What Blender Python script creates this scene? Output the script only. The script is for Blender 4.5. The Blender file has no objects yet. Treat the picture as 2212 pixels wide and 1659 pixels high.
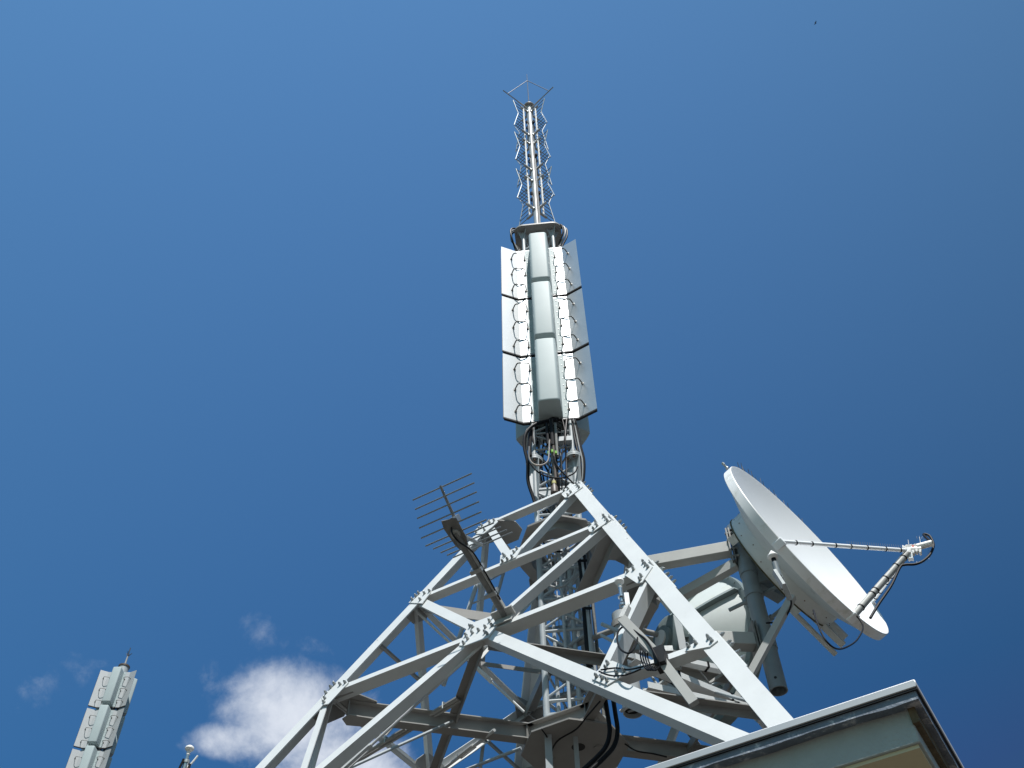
import bpy, math, random
from mathutils import Vector as V, Matrix
R_ = math.radians
random.seed(7)
scene = bpy.context.scene
col = scene.collection

# ------------------------------------------------------------------ camera
F_PX, PITCH, ROLL, CAM_H = 2175.0, 0.897, -0.0255, 1.7
CAM = V((0, 0, CAM_H))
_F = V((0, math.cos(PITCH), math.sin(PITCH)))
_U0 = V((0, -math.sin(PITCH), math.cos(PITCH)))
_R0 = V((1, 0, 0))
_c, _s = math.cos(ROLL), math.sin(ROLL)
_R = _c * _R0 + _s * _U0
_U = -_s * _R0 + _c * _U0
cd = bpy.data.cameras.new('camera')
cam = bpy.data.objects.new('camera', cd)
col.objects.link(cam)
M3 = Matrix((_R, _U, -_F)).transposed()
cam.matrix_world = Matrix.Translation(CAM) @ M3.to_4x4()
cd.sensor_fit = 'HORIZONTAL'
cd.sensor_width = 36.0
cd.lens = 36.0 * F_PX / 2212.0
cd.clip_end = 5000
cd.clip_start = 0.05
scene.camera = cam

# ------------------------------------------------------------------ sky, sun, exposure
SUN_AZ, SUN_EL = -80.0, 64.0          # azimuth measured from +x towards +y
world = bpy.data.worlds.new('World')
scene.world = world
world.use_nodes = True
wn, wl = world.node_tree.nodes, world.node_tree.links
wn.clear()
w_out = wn.new('ShaderNodeOutputWorld')
w_bg = wn.new('ShaderNodeBackground')
w_sky = wn.new('ShaderNodeTexSky')
w_sky.sky_type = 'NISHITA'
w_sky.sun_disc = False
w_sky.sun_elevation = R_(SUN_EL)
w_sky.sun_rotation = R_(90 - SUN_AZ)
w_sky.altitude = 800
w_sky.air_density = 1.0
w_sky.dust_density = 0.25
w_sky.ozone_density = 2.2
w_bg.inputs['Strength'].default_value = 0.095
sd = bpy.data.lights.new('sun', 'SUN')
sd.energy = 4.2
sd.angle = R_(0.53)
sd.color = (1.0, 0.972, 0.935)
sun = bpy.data.objects.new('sun', sd)
col.objects.link(sun)
sdir = V((math.cos(R_(SUN_EL)) * math.cos(R_(SUN_AZ)), math.cos(R_(SUN_EL)) * math.sin(R_(SUN_AZ)), math.sin(R_(SUN_EL))))
sun.rotation_euler = sdir.to_track_quat('Z', 'Y').to_euler()
sun.location = (0, -20, 60)
scene.view_settings.view_transform = 'Standard'
scene.view_settings.look = 'None'
scene.view_settings.gamma = 1.0
scene.view_settings.exposure = 0.36
try: scene.view_settings.use_curve_mapping = False
except Exception: pass
scene.cycles.max_bounces = 8
scene.cycles.diffuse_bounces = 4


# ------------------------------------------------------------------ survey helpers (photo reading -> place in the world)
def ray(x, y): return (x - 1106) / F_PX * _R - (y - 829.5) / F_PX * _U + _F
def at_d(x, y, d): return CAM + ray(x, y) * d
def at_z(x, y, z):
    r = ray(x, y); return CAM + r * ((z - CAM_H) / r.z)
def at_y(x, y, Y):
    r = ray(x, y); return CAM + r * (Y / r.y)
def at_pl(x, y, P, n):
    r = ray(x, y); return CAM + r * ((P - CAM).dot(n) / r.dot(n))
def az(a, r=1.0): return V((math.cos(R_(a)) * r, math.sin(R_(a)) * r, 0))
Z = V((0, 0, 1))


# ------------------------------------------------------------------ sky colour and cloud
tc = wn.new('ShaderNodeTexCoord')
def wmath(op, a, b=None, c=None):
    n = wn.new('ShaderNodeMath'); n.operation = op
    for i, v in enumerate((a, b, c)):
        if v is None: continue
        if isinstance(v, (int, float)): n.inputs[i].default_value = v
        else: wl.new(v, n.inputs[i])
    return n.outputs[0]
def wdot(vec):
    n = wn.new('ShaderNodeVectorMath'); n.operation = 'DOT_PRODUCT'
    wl.new(tc.outputs['Generated'], n.inputs[0]); n.inputs[1].default_value = vec
    return n.outputs['Value']
hs = wn.new('ShaderNodeHueSaturation')
hs.inputs['Saturation'].default_value = 1.0
hs.inputs['Value'].default_value = 1.0
# clear polarised summer sky: deeper blue, a little darker towards the east side
tint = wn.new('ShaderNodeMix'); tint.data_type = 'RGBA'; tint.blend_type = 'MULTIPLY'
tint.inputs['Factor'].default_value = 1.0
wl.new(w_sky.outputs[0], tint.inputs['A'])
tint.inputs['B'].default_value = (0.72, 1.17, 1.42, 1)
cmb = wn.new('ShaderNodeCombineColor')
for ch, (k0, kv) in enumerate(((0.06, (-0.283, -0.53, 1.44)), (0.06, (-0.323, -0.23, 1.25)), (-0.07, (-0.308, 0.08, 1.14)))):
    wl.new(wmath('MINIMUM', wmath('MAXIMUM', wmath('ADD', k0, wdot(V(kv))), 0.33), 1.5), cmb.inputs[ch])
tint2 = wn.new('ShaderNodeMix'); tint2.data_type = 'RGBA'; tint2.blend_type = 'MULTIPLY'; tint2.inputs['Factor'].default_value = 1.0
wl.new(tint.outputs['Result'], tint2.inputs['A']); wl.new(cmb.outputs[0], tint2.inputs['B'])
wl.new(tint2.outputs['Result'], hs.inputs['Color'])
# cloud bank: noise on the sky dome round a bearing
ccen = (at_d(640, 1590, 1) - CAM).normalized()
cright = ccen.cross(Z).normalized()
cup = cright.cross(ccen).normalized()
cx, cy = wdot(cright), wdot(cup)
def blob(x0, y0, sx, sy, tilt=0.0):
    dx = wmath('SUBTRACT', cx, x0); dy = wmath('SUBTRACT', cy, y0)
    dy2 = wmath('ADD', dy, wmath('MULTIPLY', dx, tilt))
    a = wmath('POWER', wmath('ABSOLUTE', wmath('DIVIDE', dx, sx)), 2.0)
    b = wmath('POWER', wmath('ABSOLUTE', wmath('DIVIDE', dy2, sy)), 2.0)
    return wmath('SUBTRACT', 1.0, wmath('ADD', a, b))
mp = wn.new('ShaderNodeMapping'); mp.inputs['Scale'].default_value = (1, 1, 1)
wl.new(tc.outputs['Generated'], mp.inputs['Vector'])
nz = wn.new('ShaderNodeTexNoise'); nz.inputs['Scale'].default_value = 14; nz.inputs['Detail'].default_value = 10
nz.inputs['Roughness'].default_value = 0.62; nz.inputs['Distortion'].default_value = 0.35
wl.new(mp.outputs[0], nz.inputs['Vector'])
nz2 = wn.new('ShaderNodeTexNoise'); nz2.inputs['Scale'].default_value = 70; nz2.inputs['Detail'].default_value = 6
nz2.inputs['Roughness'].default_value = 0.6
wl.new(mp.outputs[0], nz2.inputs['Vector'])
fac = None
for bl in [(-0.006, 0.016, 0.066, 0.046, 0.0), (-0.045, -0.008, 0.05, 0.017, -0.1), (0.06, -0.028, 0.075, 0.04, 0.25), (-0.046, 0.084, 0.045, 0.032, 0.3, 1.38), (0.006, 0.077, 0.035, 0.022, 0.2, 1.28), (-0.21, 0.02, 0.06, 0.04, -0.3, 1.42), (-0.085, 0.035, 0.05, 0.04, 0.3, 1.2)]:
    b = blob(*bl[:5])
    if len(bl) > 5: b = wmath('SUBTRACT', b, bl[5])
    fac = b if fac is None else wmath('MAXIMUM', fac, b)
nn = wmath('ADD', wmath('MULTIPLY', wmath('SUBTRACT', nz.outputs[0], 0.5), 3.0), wmath('MULTIPLY', wmath('SUBTRACT', nz2.outputs[0], 0.5), 0.9))
dens = wmath('ADD', fac, nn)
mr = wn.new('ShaderNodeMapRange'); mr.interpolation_type = 'SMOOTHSTEP'
mr.inputs['From Min'].default_value = -0.55; mr.inputs['From Max'].default_value = 1.55
wl.new(dens, mr.inputs['Value'])
front = wmath('GREATER_THAN', wdot(ccen), 0.5)
cmask = wmath('MULTIPLY', wmath('MULTIPLY', mr.outputs[0], front), 0.93)
mixc = wn.new('ShaderNodeMix'); mixc.data_type = 'RGBA'
wl.new(cmask, mixc.inputs['Factor'])
wl.new(hs.outputs[0], mixc.inputs['A'])
mixc.inputs['B'].default_value = (6.4, 6.8, 7.5, 1)
wl.new(mixc.outputs['Result'], w_bg.inputs['Color'])
wl.new(w_bg.outputs[0], w_out.inputs['Surface'])


# ------------------------------------------------------------------ materials
def mat(name, base, rough=0.5, metal=0.0, var=0.12, scale=6.0, dirt=None, dirt_amt=0.0, dirt_scale=2.0, bump=0.0, spec=0.5, streak=False, dirt_pos=(0.55, 0.75)):
    m = bpy.data.materials.new(name); m.use_nodes = True
    n, l = m.node_tree.nodes, m.node_tree.links
    b = n['Principled BSDF']
    b.inputs['Roughness'].default_value = rough
    b.inputs['Metallic'].default_value = metal
    b.inputs['Specular IOR Level'].default_value = spec
    t = n.new('ShaderNodeTexCoord')
    src = t.outputs['Object']
    if streak:
        mpn = n.new('ShaderNodeMapping'); mpn.inputs['Scale'].default_value = (1, 1, 0.12)
        l.new(src, mpn.inputs['Vector']); src = mpn.outputs[0]
    nz = n.new('ShaderNodeTexNoise'); nz.inputs['Scale'].default_value = scale
    nz.inputs['Detail'].default_value = 6; nz.inputs['Roughness'].default_value = 0.6
    l.new(src, nz.inputs['Vector'])
    cr = n.new('ShaderNodeValToRGB')
    lo = [max(0, c * (1 - var)) for c in base]; hi = [min(1, c * (1 + var * 0.5)) for c in base]
    cr.color_ramp.elements[0].position = 0.3; cr.color_ramp.elements[1].position = 0.7
    cr.color_ramp.elements[0].color = (*lo, 1); cr.color_ramp.elements[1].color = (*hi, 1)
    l.new(nz.outputs[0], cr.inputs[0])
    out = cr.outputs[0]
    if dirt:
        n2 = n.new('ShaderNodeTexNoise'); n2.inputs['Scale'].default_value = dirt_scale
        n2.inputs['Detail'].default_value = 8; n2.inputs['Roughness'].default_value = 0.7
        l.new(t.outputs['Object'], n2.inputs['Vector'])
        r2 = n.new('ShaderNodeValToRGB'); r2.color_ramp.elements[0].position, r2.color_ramp.elements[1].position = dirt_pos
        r2.color_ramp.elements[1].color = (dirt_amt, dirt_amt, dirt_amt, 1)
        l.new(n2.outputs[0], r2.inputs[0])
        mx = n.new('ShaderNodeMix'); mx.data_type = 'RGBA'
        l.new(r2.outputs[0], mx.inputs['Factor']); l.new(out, mx.inputs['A'])
        mx.inputs['B'].default_value = (*dirt, 1); out = mx.outputs['Result']
    l.new(out, b.inputs['Base Color'])
    if bump:
        bp = n.new('ShaderNodeBump'); bp.inputs['Strength'].default_value = bump; bp.inputs['Distance'].default_value = 0.01
        n3 = n.new('ShaderNodeTexNoise'); n3.inputs['Scale'].default_value = scale * 6; n3.inputs['Detail'].default_value = 4
        l.new(t.outputs['Object'], n3.inputs['Vector']); l.new(n3.outputs[0], bp.inputs['Height']); l.new(bp.outputs[0], b.inputs['Normal'])
    return m

MAT = dict(
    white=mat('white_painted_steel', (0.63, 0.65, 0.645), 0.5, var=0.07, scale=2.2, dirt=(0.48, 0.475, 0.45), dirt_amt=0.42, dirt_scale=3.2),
    grey=mat('shade_darkened_grey_steel', (0.31, 0.305, 0.29), 0.5, var=0.1, scale=4),  # shade on inner and underside steel is darkened into this grey
    tube=mat('pale_grey_painted_tube', (0.42, 0.46, 0.48), 0.45, var=0.1, scale=5),
    post=mat('slate_painted_post', (0.20, 0.235, 0.25), 0.45, var=0.12, scale=5),
    beam=mat('warm_grey_painted_beam', (0.40, 0.405, 0.385), 0.55, var=0.08, scale=4),
    galv=mat('galvanised_steel', (0.48, 0.5, 0.5), 0.38, 0.75, var=0.2, scale=25),
    darkgalv=mat('weathered_galvanised_steel', (0.20, 0.20, 0.19), 0.5, 0.35, var=0.25, scale=20),
    bolt=mat('bolt_steel', (0.33, 0.35, 0.35), 0.4, 0.6, var=0.2, scale=30),
    radome=mat('pale_fibreglass', (0.445, 0.525, 0.53), 0.55, var=0.04, scale=3, spec=0.3),
    alu=mat('white_coated_aluminium', (0.56, 0.575, 0.58), 0.40, 0.93, var=0.05, scale=2.5, dirt=(0.5, 0.51, 0.52), dirt_amt=0.3, dirt_scale=3),
    aluold=mat('dull_coated_aluminium', (0.46, 0.48, 0.49), 0.55, 0.35, var=0.06, scale=2.5),
    edge=mat('black_rubber_and_hole_dark', (0.012, 0.012, 0.014), 0.6, var=0.2),  # rubber seals, also the painted dark of openings
    black=mat('black_cable_jacket', (0.008, 0.008, 0.010), 0.5, spec=0.18, var=0.2, scale=20),
    greycable=mat('grey_cable_jacket', (0.34, 0.35, 0.35), 0.5, var=0.1),
    brown=mat('brown_connector', (0.10, 0.075, 0.06), 0.5, var=0.3, scale=14),
    rust=mat('rusty_bolt', (0.20, 0.13, 0.09), 0.75, var=0.4, scale=30),
    dish=mat('white_gelcoat', (0.93, 0.955, 0.965), 0.38, var=0.03, scale=1.2, dirt=(0.82, 0.84, 0.84), dirt_amt=0.3, dirt_scale=1.8),
    rim=mat('weathered_gelcoat_rim', (0.84, 0.85, 0.84), 0.45, var=0.02, scale=2, dirt=(0.36, 0.37, 0.25), dirt_amt=0.55, dirt_scale=6, dirt_pos=(0.52, 0.72)),
    dishback=mat('aged_white_gelcoat', (0.66, 0.69, 0.67), 0.55, var=0.06, scale=3, dirt=(0.16, 0.15, 0.08), dirt_amt=0.45, dirt_scale=4, streak=True),
    moss=mat('mossy_edge', (0.10, 0.09, 0.05), 0.9, var=0.5, scale=30),
    mw=mat('pale_green_shell', (0.58, 0.63, 0.61), 0.5, var=0.05, scale=3, dirt=(0.36, 0.32, 0.14), dirt_amt=0.4, dirt_scale=1.6),
    mwgrey=mat('sea_grey_metal', (0.20, 0.25, 0.25), 0.5, var=0.12, scale=6),
    fascia=mat('aluminium_coping', (0.60, 0.61, 0.62), 0.4, 0.3, var=0.07, scale=3),
    flash=mat('blue_grey_flaking_flashing', (0.20, 0.24, 0.30), 0.6, var=0.3, scale=9, dirt=(0.55, 0.57, 0.60), dirt_amt=0.9, dirt_scale=9, bump=0.5, dirt_pos=(0.53, 0.60)),
    slab=mat('sea_grey_render', (0.45, 0.49, 0.47), 0.85, var=0.06, scale=10, bump=0.5, dirt=(0.2, 0.2, 0.16), dirt_amt=0.3, dirt_scale=1.2),
    soffit=mat('olive_cream_soffit', (0.72, 0.65, 0.43), 0.8, var=0.07, scale=3, dirt=(0.5, 0.43, 0.27), dirt_amt=0.4, dirt_scale=2, bump=0.2),
    underbrown=mat('brown_coping_underside', (0.16, 0.12, 0.07), 0.9, var=0.5, scale=14, bump=0.6),
    wall=mat('pale_render', (0.5, 0.49, 0.44), 0.85, var=0.1, scale=3),
    roof=mat('roof_membrane', (0.06, 0.05, 0.038), 0.9, var=0.12, scale=1.5),
    ground=mat('gravel', (0.06, 0.05, 0.04), 0.95, var=0.25, scale=0.5),
    gpsw=mat('white_plastic', (0.80, 0.79, 0.76), 0.4, var=0.03),
    chrome=mat('polished_tube', (0.55, 0.6, 0.66), 0.22, 0.9, var=0.05),
    cop=mat('dull_copper_sheath', (0.34, 0.30, 0.27), 0.3, 0.7),
    rod=mat('dark_rod', (0.05, 0.06, 0.07), 0.5, 0.3),
    elem=mat('dull_aluminium_rod', (0.27, 0.28, 0.28), 0.45, 0.4, var=0.15, scale=12),
    bird=mat('dark_feathers', (0.03, 0.035, 0.05), 0.8),
    yellow=mat('yellow_tape', (0.55, 0.5, 0.2), 0.6), green=mat('green_tape', (0.25, 0.55, 0.08), 0.6), red=mat('red_tape', (0.6, 0.1, 0.05), 0.6),
)


# ------------------------------------------------------------------ mesh builder
class MB:
    def __init__(s): s.v, s.f = [], []
    def poly(s, pts, faces):
        o = len(s.v); s.v += [tuple(p) for p in pts]; s.f += [tuple(i + o for i in f) for f in faces]; return s
    def prism(s, a, b):          # two matching rings of points
        n = len(a)
        return s.poly(list(a) + list(b), [tuple(range(n))[::-1], tuple(range(n, 2 * n))] + [(i, (i + 1) % n, n + (i + 1) % n, n + i) for i in range(n)])
    def sweep(s, A, B, sec, u, w):   # section points (a,b) along u,w swept from A to B
        return s.prism([A + u * p[0] + w * p[1] for p in sec], [B + u * p[0] + w * p[1] for p in sec])
    def bar(s, A, B, wu, ww, up=Z):
        d = (B - A).normalized(); u = d.cross(up)
        if u.length < 1e-4: u = d.cross(V((1, 0, 0)))
        u.normalize(); w = u.cross(d).normalized()
        h, k = wu / 2, ww / 2
        return s.sweep(A, B, [(-h, -k), (h, -k), (h, k), (-h, k)], u, w)
    def box(s, c, ex, ey, ez):       # half axes as vectors
        p = [c - ex - ey - ez, c + ex - ey - ez, c + ex + ey - ez, c - ex + ey - ez]
        return s.prism(p, [q + ez * 2 for q in p])
    def plate(s, pts, n, t):         # flat polygon with thickness t along n
        return s.prism([p for p in pts], [p + n * t for p in pts])
    def tube(s, pts, r, n=8, cap=True):
        pts = [V(p) for p in pts]; m = len(pts)
        rs = r if isinstance(r, (list, tuple)) else [r] * m
        t0 = (pts[1] - pts[0]).normalized()
        u = t0.cross(Z)
        if u.length < 1e-3: u = t0.cross(V((1, 0, 0)))
        u.normalize(); rings = []
        for i, p in enumerate(pts):
            t = (pts[min(i + 1, m - 1)] - pts[max(i - 1, 0)]).normalized()
            u = (u - t * u.dot(t)).normalized(); w = t.cross(u)
            rings.append([p + (u * math.cos(2 * math.pi * k / n) + w * math.sin(2 * math.pi * k / n)) * rs[i] for k in range(n)])
        o = len(s.v)
        for rg in rings: s.v += [tuple(p) for p in rg]
        for i in range(m - 1):
            for k in range(n):
                a, b = o + i * n + k, o + i * n + (k + 1) % n
                s.f.append((a, b, b + n, a + n))
        if cap:
            s.f.append(tuple(range(o, o + n))[::-1]); s.f.append(tuple(range(o + (m - 1) * n, o + m * n)))
        return s
    def lathe(s, P, ax, prof, n=32, closed=False):    # prof: (radius, height along ax)
        ax = ax.normalized(); u = ax.cross(Z)
        if u.length < 1e-3: u = V((1, 0, 0))
        u.normalize(); w = ax.cross(u); o = len(s.v)
        for r, h in prof:
            for k in range(n):
                a = 2 * math.pi * k / n
                s.v.append(tuple(P + ax * h + (u * math.cos(a) + w * math.sin(a)) * max(r, 1e-4)))
        m = len(prof)
        for i in range(m - 1 + (1 if closed else 0)):
            j = (i + 1) % m
            for k in range(n):
                s.f.append((o + i * n + k, o + i * n + (k + 1) % n, o + j * n + (k + 1) % n, o + j * n + k))
        return s
    def build(s, name, m, parent=None, smooth=True, bevel=0.0):
        me = bpy.data.meshes.new(name)
        o0 = sum((V(p) for p in s.v), V()) / len(s.v)
        me.from_pydata([tuple(V(p) - o0) for p in s.v], [], s.f)
        me.validate(); me.update()
        import bmesh
        bm = bmesh.new(); bm.from_mesh(me); bmesh.ops.recalc_face_normals(bm, faces=bm.faces); bm.to_mesh(me); bm.free()
        me.materials.append(MAT[m] if isinstance(m, str) else m)
        if smooth:
            me.polygons.foreach_set('use_smooth', [True] * len(me.polygons))
            me.set_sharp_from_angle(angle=R_(35))
        o = bpy.data.objects.new(name, me); col.objects.link(o)
        o.location = o0
        if parent is not None:
            o.parent = parent; o.matrix_parent_inverse = Matrix.Identity(4)
            o.location = o0 - wloc(parent)
        if bevel:
            b = o.modifiers.new('bevel', 'BEVEL'); b.width = bevel; b.segments = 2; b.limit_method = 'ANGLE'
        return o
def wloc(o):
    l = V(o.location)
    while o.parent is not None: o = o.parent; l = l + V(o.location)
    return l
def tag(o, label=None, cat=None, group=None, kind=None):
    if label: o['label'] = label
    if cat: o['category'] = cat
    if group: o['group'] = group
    if kind: o['kind'] = kind
    return o
def empty(name, loc, label, cat, group=None):
    o = bpy.data.objects.new(name, None); o.location = loc; o.empty_display_size = 0.2
    col.objects.link(o); return tag(o, label, cat, group)
def struct(o): o['kind'] = 'structure'; return o
def spline(pts, k=8):          # Catmull-Rom
    pts = [V(p) for p in pts]; out = []
    P = [pts[0] * 2 - pts[1]] + pts + [pts[-1] * 2 - pts[-2]]
    for i in range(1, len(P) - 2):
        a, b, c, d = P[i - 1], P[i], P[i + 1], P[i + 2]
        for j in range(k):
            t = j / k
            out.append(0.5 * ((2 * b) + (c - a) * t + (2 * a - 5 * b + 4 * c - d) * t * t + (3 * b - a - 3 * c + d) * t ** 3))
    out.append(pts[-1]); return out

# ------------------------------------------------------------------ ground and building
g = MB(); g.poly([V((-900, -900, 0)), V((900, -900, 0)), V((900, 900, 0)), V((-900, 900, 0))], [(0, 1, 2, 3)])
struct(g.build('ground', 'ground', smooth=False))

DL, DR = az(149.8), az(60.8)              # the two eave directions
EC = at_d(1975, 1466, 4.18)               # outer corner of the coping, top edge
LE, RE = 15.0, 15.0
bld = empty('roof_canopy_building', V((EC.x, EC.y, 0)), 'flat roofed building whose pale metal edged eave corner juts in at lower right', 'building')
def quadprism(off, z0, z1, inset):
    o = EC + V((0, 0, 0)); o.z = 0
    a = o + (DL + DR) * inset
    p = [a, a + DL * (LE - 2 * inset), a + DL * (LE - 2 * inset) + DR * (RE - 2 * inset), a + DR * (RE - 2 * inset)]
    return MB().prism([q + Z * z0 for q in p], [q + Z * z1 for q in p])
zt = EC.z
def ringtrim(inset, th, z0, z1):
    # four mitred sides of a rectangular band
    m = MB(); o = V((EC.x, EC.y, 0))
    def rect(i): a = o + (DL + DR) * i; return [a, a + DL * (LE - 2 * i), a + DL * (LE - 2 * i) + DR * (RE - 2 * i), a + DR * (RE - 2 * i)]
    A, B = rect(inset), rect(inset + th)
    for k in range(4):
        j = (k + 1) % 4
        m.prism([A[k] + Z * z0, A[j] + Z * z0, B[j] + Z * z0, B[k] + Z * z0], [A[k] + Z * z1, A[j] + Z * z1, B[j] + Z * z1, B[k] + Z * z1])
    return m
quadprism(0, zt - 0.228, zt - 0.02, 0.072).build('roof_slab', 'slab', bld, bevel=0.006)
ringtrim(0.0, 0.25, zt - 0.036, zt).build('metal_coping', 'fascia', bld, bevel=0.004)
ringtrim(0.004, 0.02, zt - 0.044, zt - 0.037).build('coping_gasket', 'edge', bld)
# flaking flashing strip: uneven lower edge
fl = MB(); nseg = 260
rnd = random.Random(3)
for (dv, nv, L) in ((DL, DR, LE), (DR, DL, RE)):
    a0 = V((EC.x, EC.y, 0)) + (DL + DR) * 0.014
    top = zt - 0.0445; prev = None; low = 0.0
    for k in range(nseg + 1):
        s = k / nseg * (L - 0.1)
        low = 0.82 * low + rnd.uniform(-0.0022, 0.0022)
        jag = rnd.uniform(-0.004, 0.002) if rnd.random() < 0.3 else 0
        P = a0 + dv * s
        cur = (P + Z * top, P + Z * (top - 0.036 + low + jag), P + nv * 0.06 + Z * top, P + nv * 0.06 + Z * (top - 0.034 + low))
        if prev:
            fl.poly(list(prev) + list(cur), [(0, 1, 5, 4), (1, 3, 7, 5)])
        prev = cur
fl.build('flashing_strip', 'flash', bld, smooth=False)
# added brown strip standing in for the right-hand coping's underside
tp = MB(); a0 = V((EC.x, EC.y, 0)) + DL * 0.045 + DR * 0.06
tp.prism([a0 + Z * (zt - 0.15), a0 + DR * (RE - 1) + Z * (zt - 0.15), a0 + DR * (RE - 1) + DL * 0.03 + Z * (zt - 0.15), a0 + DL * 0.03 + Z * (zt - 0.15)],
         [q + Z * (zt - 0.082) for q in (a0, a0 + DR * (RE - 1), a0 + DR * (RE - 1) + DL * 0.03, a0 + DL * 0.03)])
tp.build('coping_underside_strip', 'underbrown', bld)
quadprism(0, zt - 0.244, zt - 0.2285, 0.085).build('soffit', 'soffit', bld)
quadprism(0, 0.0, zt - 0.246, 0.95).build('wall', 'wall', bld)
quadprism(0, zt - 0.0195, zt - 0.008, 0.26).build('roof_membrane', 'roof', bld)
ROOF_Z = zt - 0.008

# ------------------------------------------------------------------ lattice tower
X0, Y0, PSI = 0.821 / 1.4, 10.0, -1.3065
H0, KT = 0.995 / 1.4, 0.4325
LV = [z / 1.4 + CAM_H for z in (12.976, 10.989, 9.007, 6.83, 4.158)]
def half(z): return H0 + KT * (LV[0] - z)
def corner(i, z):
    a = PSI - math.pi / 2 * i; h = half(z) * math.sqrt(2)
    return V((X0 + h * math.cos(a), Y0 + h * math.sin(a), z))
FN = []                                   # outward face normals, face i between corner i and i+1
for i in range(4):
    n = (corner(i + 1, 8) - corner(i, 8)).cross(corner(i, 5) - corner(i, 8)).normalized()
    if n.dot(V((corner(i, 8) + corner(i + 1, 8)) / 2 - V((X0, Y0, 8)))) < 0: n = -n
    FN.append(n)
tower = empty('lattice_tower', V((X0, Y0, ROOF_Z)), 'white bolted steel lattice tower of four splayed legs rising behind the eave', 'lattice tower')
def member(fi, A, B, w=0.08, w2=0.10, t=0.010, name='horizontal_beam', centre=False, m='white', push=0.0, flip=False):
    n = FN[fi]; d = (B - A).normalized(); p = n.cross(d).normalized()
    if p.z < 0: p = -p
    o = (w / 2 if centre else 0.0)
    # section in (p, n): face flange below the line, return flange turning inward along its lower edge
    sec = [(o, 0), (o - w, 0), (o - w, -w2), (o - w + t, -w2), (o - w + t, -t), (o, -t)]
    mb = MB(); sh = n * push
    mb.sweep(A + sh, B + sh, sec, p, n)
    return mb.build(name, m, tower)
# legs: angle sections
LW, LT = 0.165, 0.016
ztop, zbot = LV[0] + 0.06, ROOF_Z + 0.0
for i in range(4):
    A, B = corner(i, ztop), corner(i, zbot)
    d = (A - B).normalized()
    fa, fb = FN[i], FN[(i - 1) % 4]
    u = (corner(i + 1, 8) - corner(i, 8)); u = (u - d * u.dot(d)).normalized()
    w = (corner((i - 1) % 4, 8) - corner(i, 8)); w = (w - d * w.dot(d)).normalized()
    pts = lambda P: [P, P + u * LW, P + u * LW - fa * LT, P + u * LT * 1.2 + w * LT * 1.2, P + w * LW - fb * LT, P + w * LW]
    mb = MB(); mb.prism(pts(B), pts(A)); mb.build('leg', 'white', tower)
    fp = MB(); fp.box(V((B.x, B.y, ROOF_Z + 0.012)), V((0.2, 0, 0)), V((0, 0.2, 0)), V((0, 0, 0.012))); fp.build('base_plate', 'grey', tower)
def fp(fi, l, t):                        # point on face fi at level l, t from corner fi to fi+1
    z = LV[l]; return corner(fi, z).lerp(corner((fi + 1) % 4, z), t)
M = {}
for fi in range(4):
    mm = 'white'
    a0, b0 = fp(fi, 0, 0), fp(fi, 0, 1); a1, b1 = fp(fi, 1, 0), fp(fi, 1, 1)
    a2, b2 = fp(fi, 2, 0), fp(fi, 2, 1); a4, b4 = fp(fi, 4, 0), fp(fi, 4, 1)
    m1, m2 = fp(fi, 1, .5), fp(fi, 2, .5)
    M[fi, 1], M[fi, 2] = m1, m2
    dn = FN[fi].cross((b0 - a0).normalized()); dn = dn if dn.z < 0 else -dn
    e = 0.002
    member(fi, a0, b0, 0.072, 0.10, push=-e)
    member(fi, a1, b1, 0.078, 0.10, push=-e)
    member(fi, a2, b2, 0.088, 0.13, push=-e)
    q = 0.05
    wa, wb = ((.075, .09), (.105, .03)) if fi == 0 else ((.13, .05), (.10, .09))
    member(fi, a0.lerp(m1, .04), m1, wa[0], wa[1], centre=True, name='brace', push=-0.0125)
    member(fi, b0.lerp(m1, .04), m1, wb[0], wb[1], centre=True, name='brace', push=-0.0135)
    member(fi, a1.lerp(m2, .04), m2, wa[0] + .005, wa[1] + .01, centre=True, name='brace', push=-0.0125)
    member(fi, b1.lerp(m2, .04), m2, wb[0] + .01, wb[1], centre=True, name='brace', push=-0.0135)
    member(fi, m2, a4, 0.125, 0.11, t=0.012, centre=True, name='main_brace', push=-0.0015)
    member(fi, m2, b4, 0.125, 0.11, t=0.012, centre=True, name='main_brace', push=-0.0025)
    tn = 0.47
    z3 = LV[3]
    na = m2.lerp(a4, (m2.z - z3) / (m2.z - a4.z)); nb = m2.lerp(b4, (m2.z - z3) / (m2.z - b4.z))
    M[fi, 'na'], M[fi, 'nb'] = na, nb
    member(fi, fp(fi, 3, 0), na, 0.078, 0.09, push=-0.0145, name='secondary_beam')
    member(fi, fp(fi, 3, 1), nb, 0.078, 0.09, push=-0.0145, name='secondary_beam')
    member(fi, a2.lerp(na, .05), na, 0.075, 0.14, centre=True, push=-0.0155, name='secondary_brace')
    member(fi, b2.lerp(nb, .05), nb, 0.08, 0.09, centre=True, push=-0.0155, name='secondary_brace')

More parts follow.
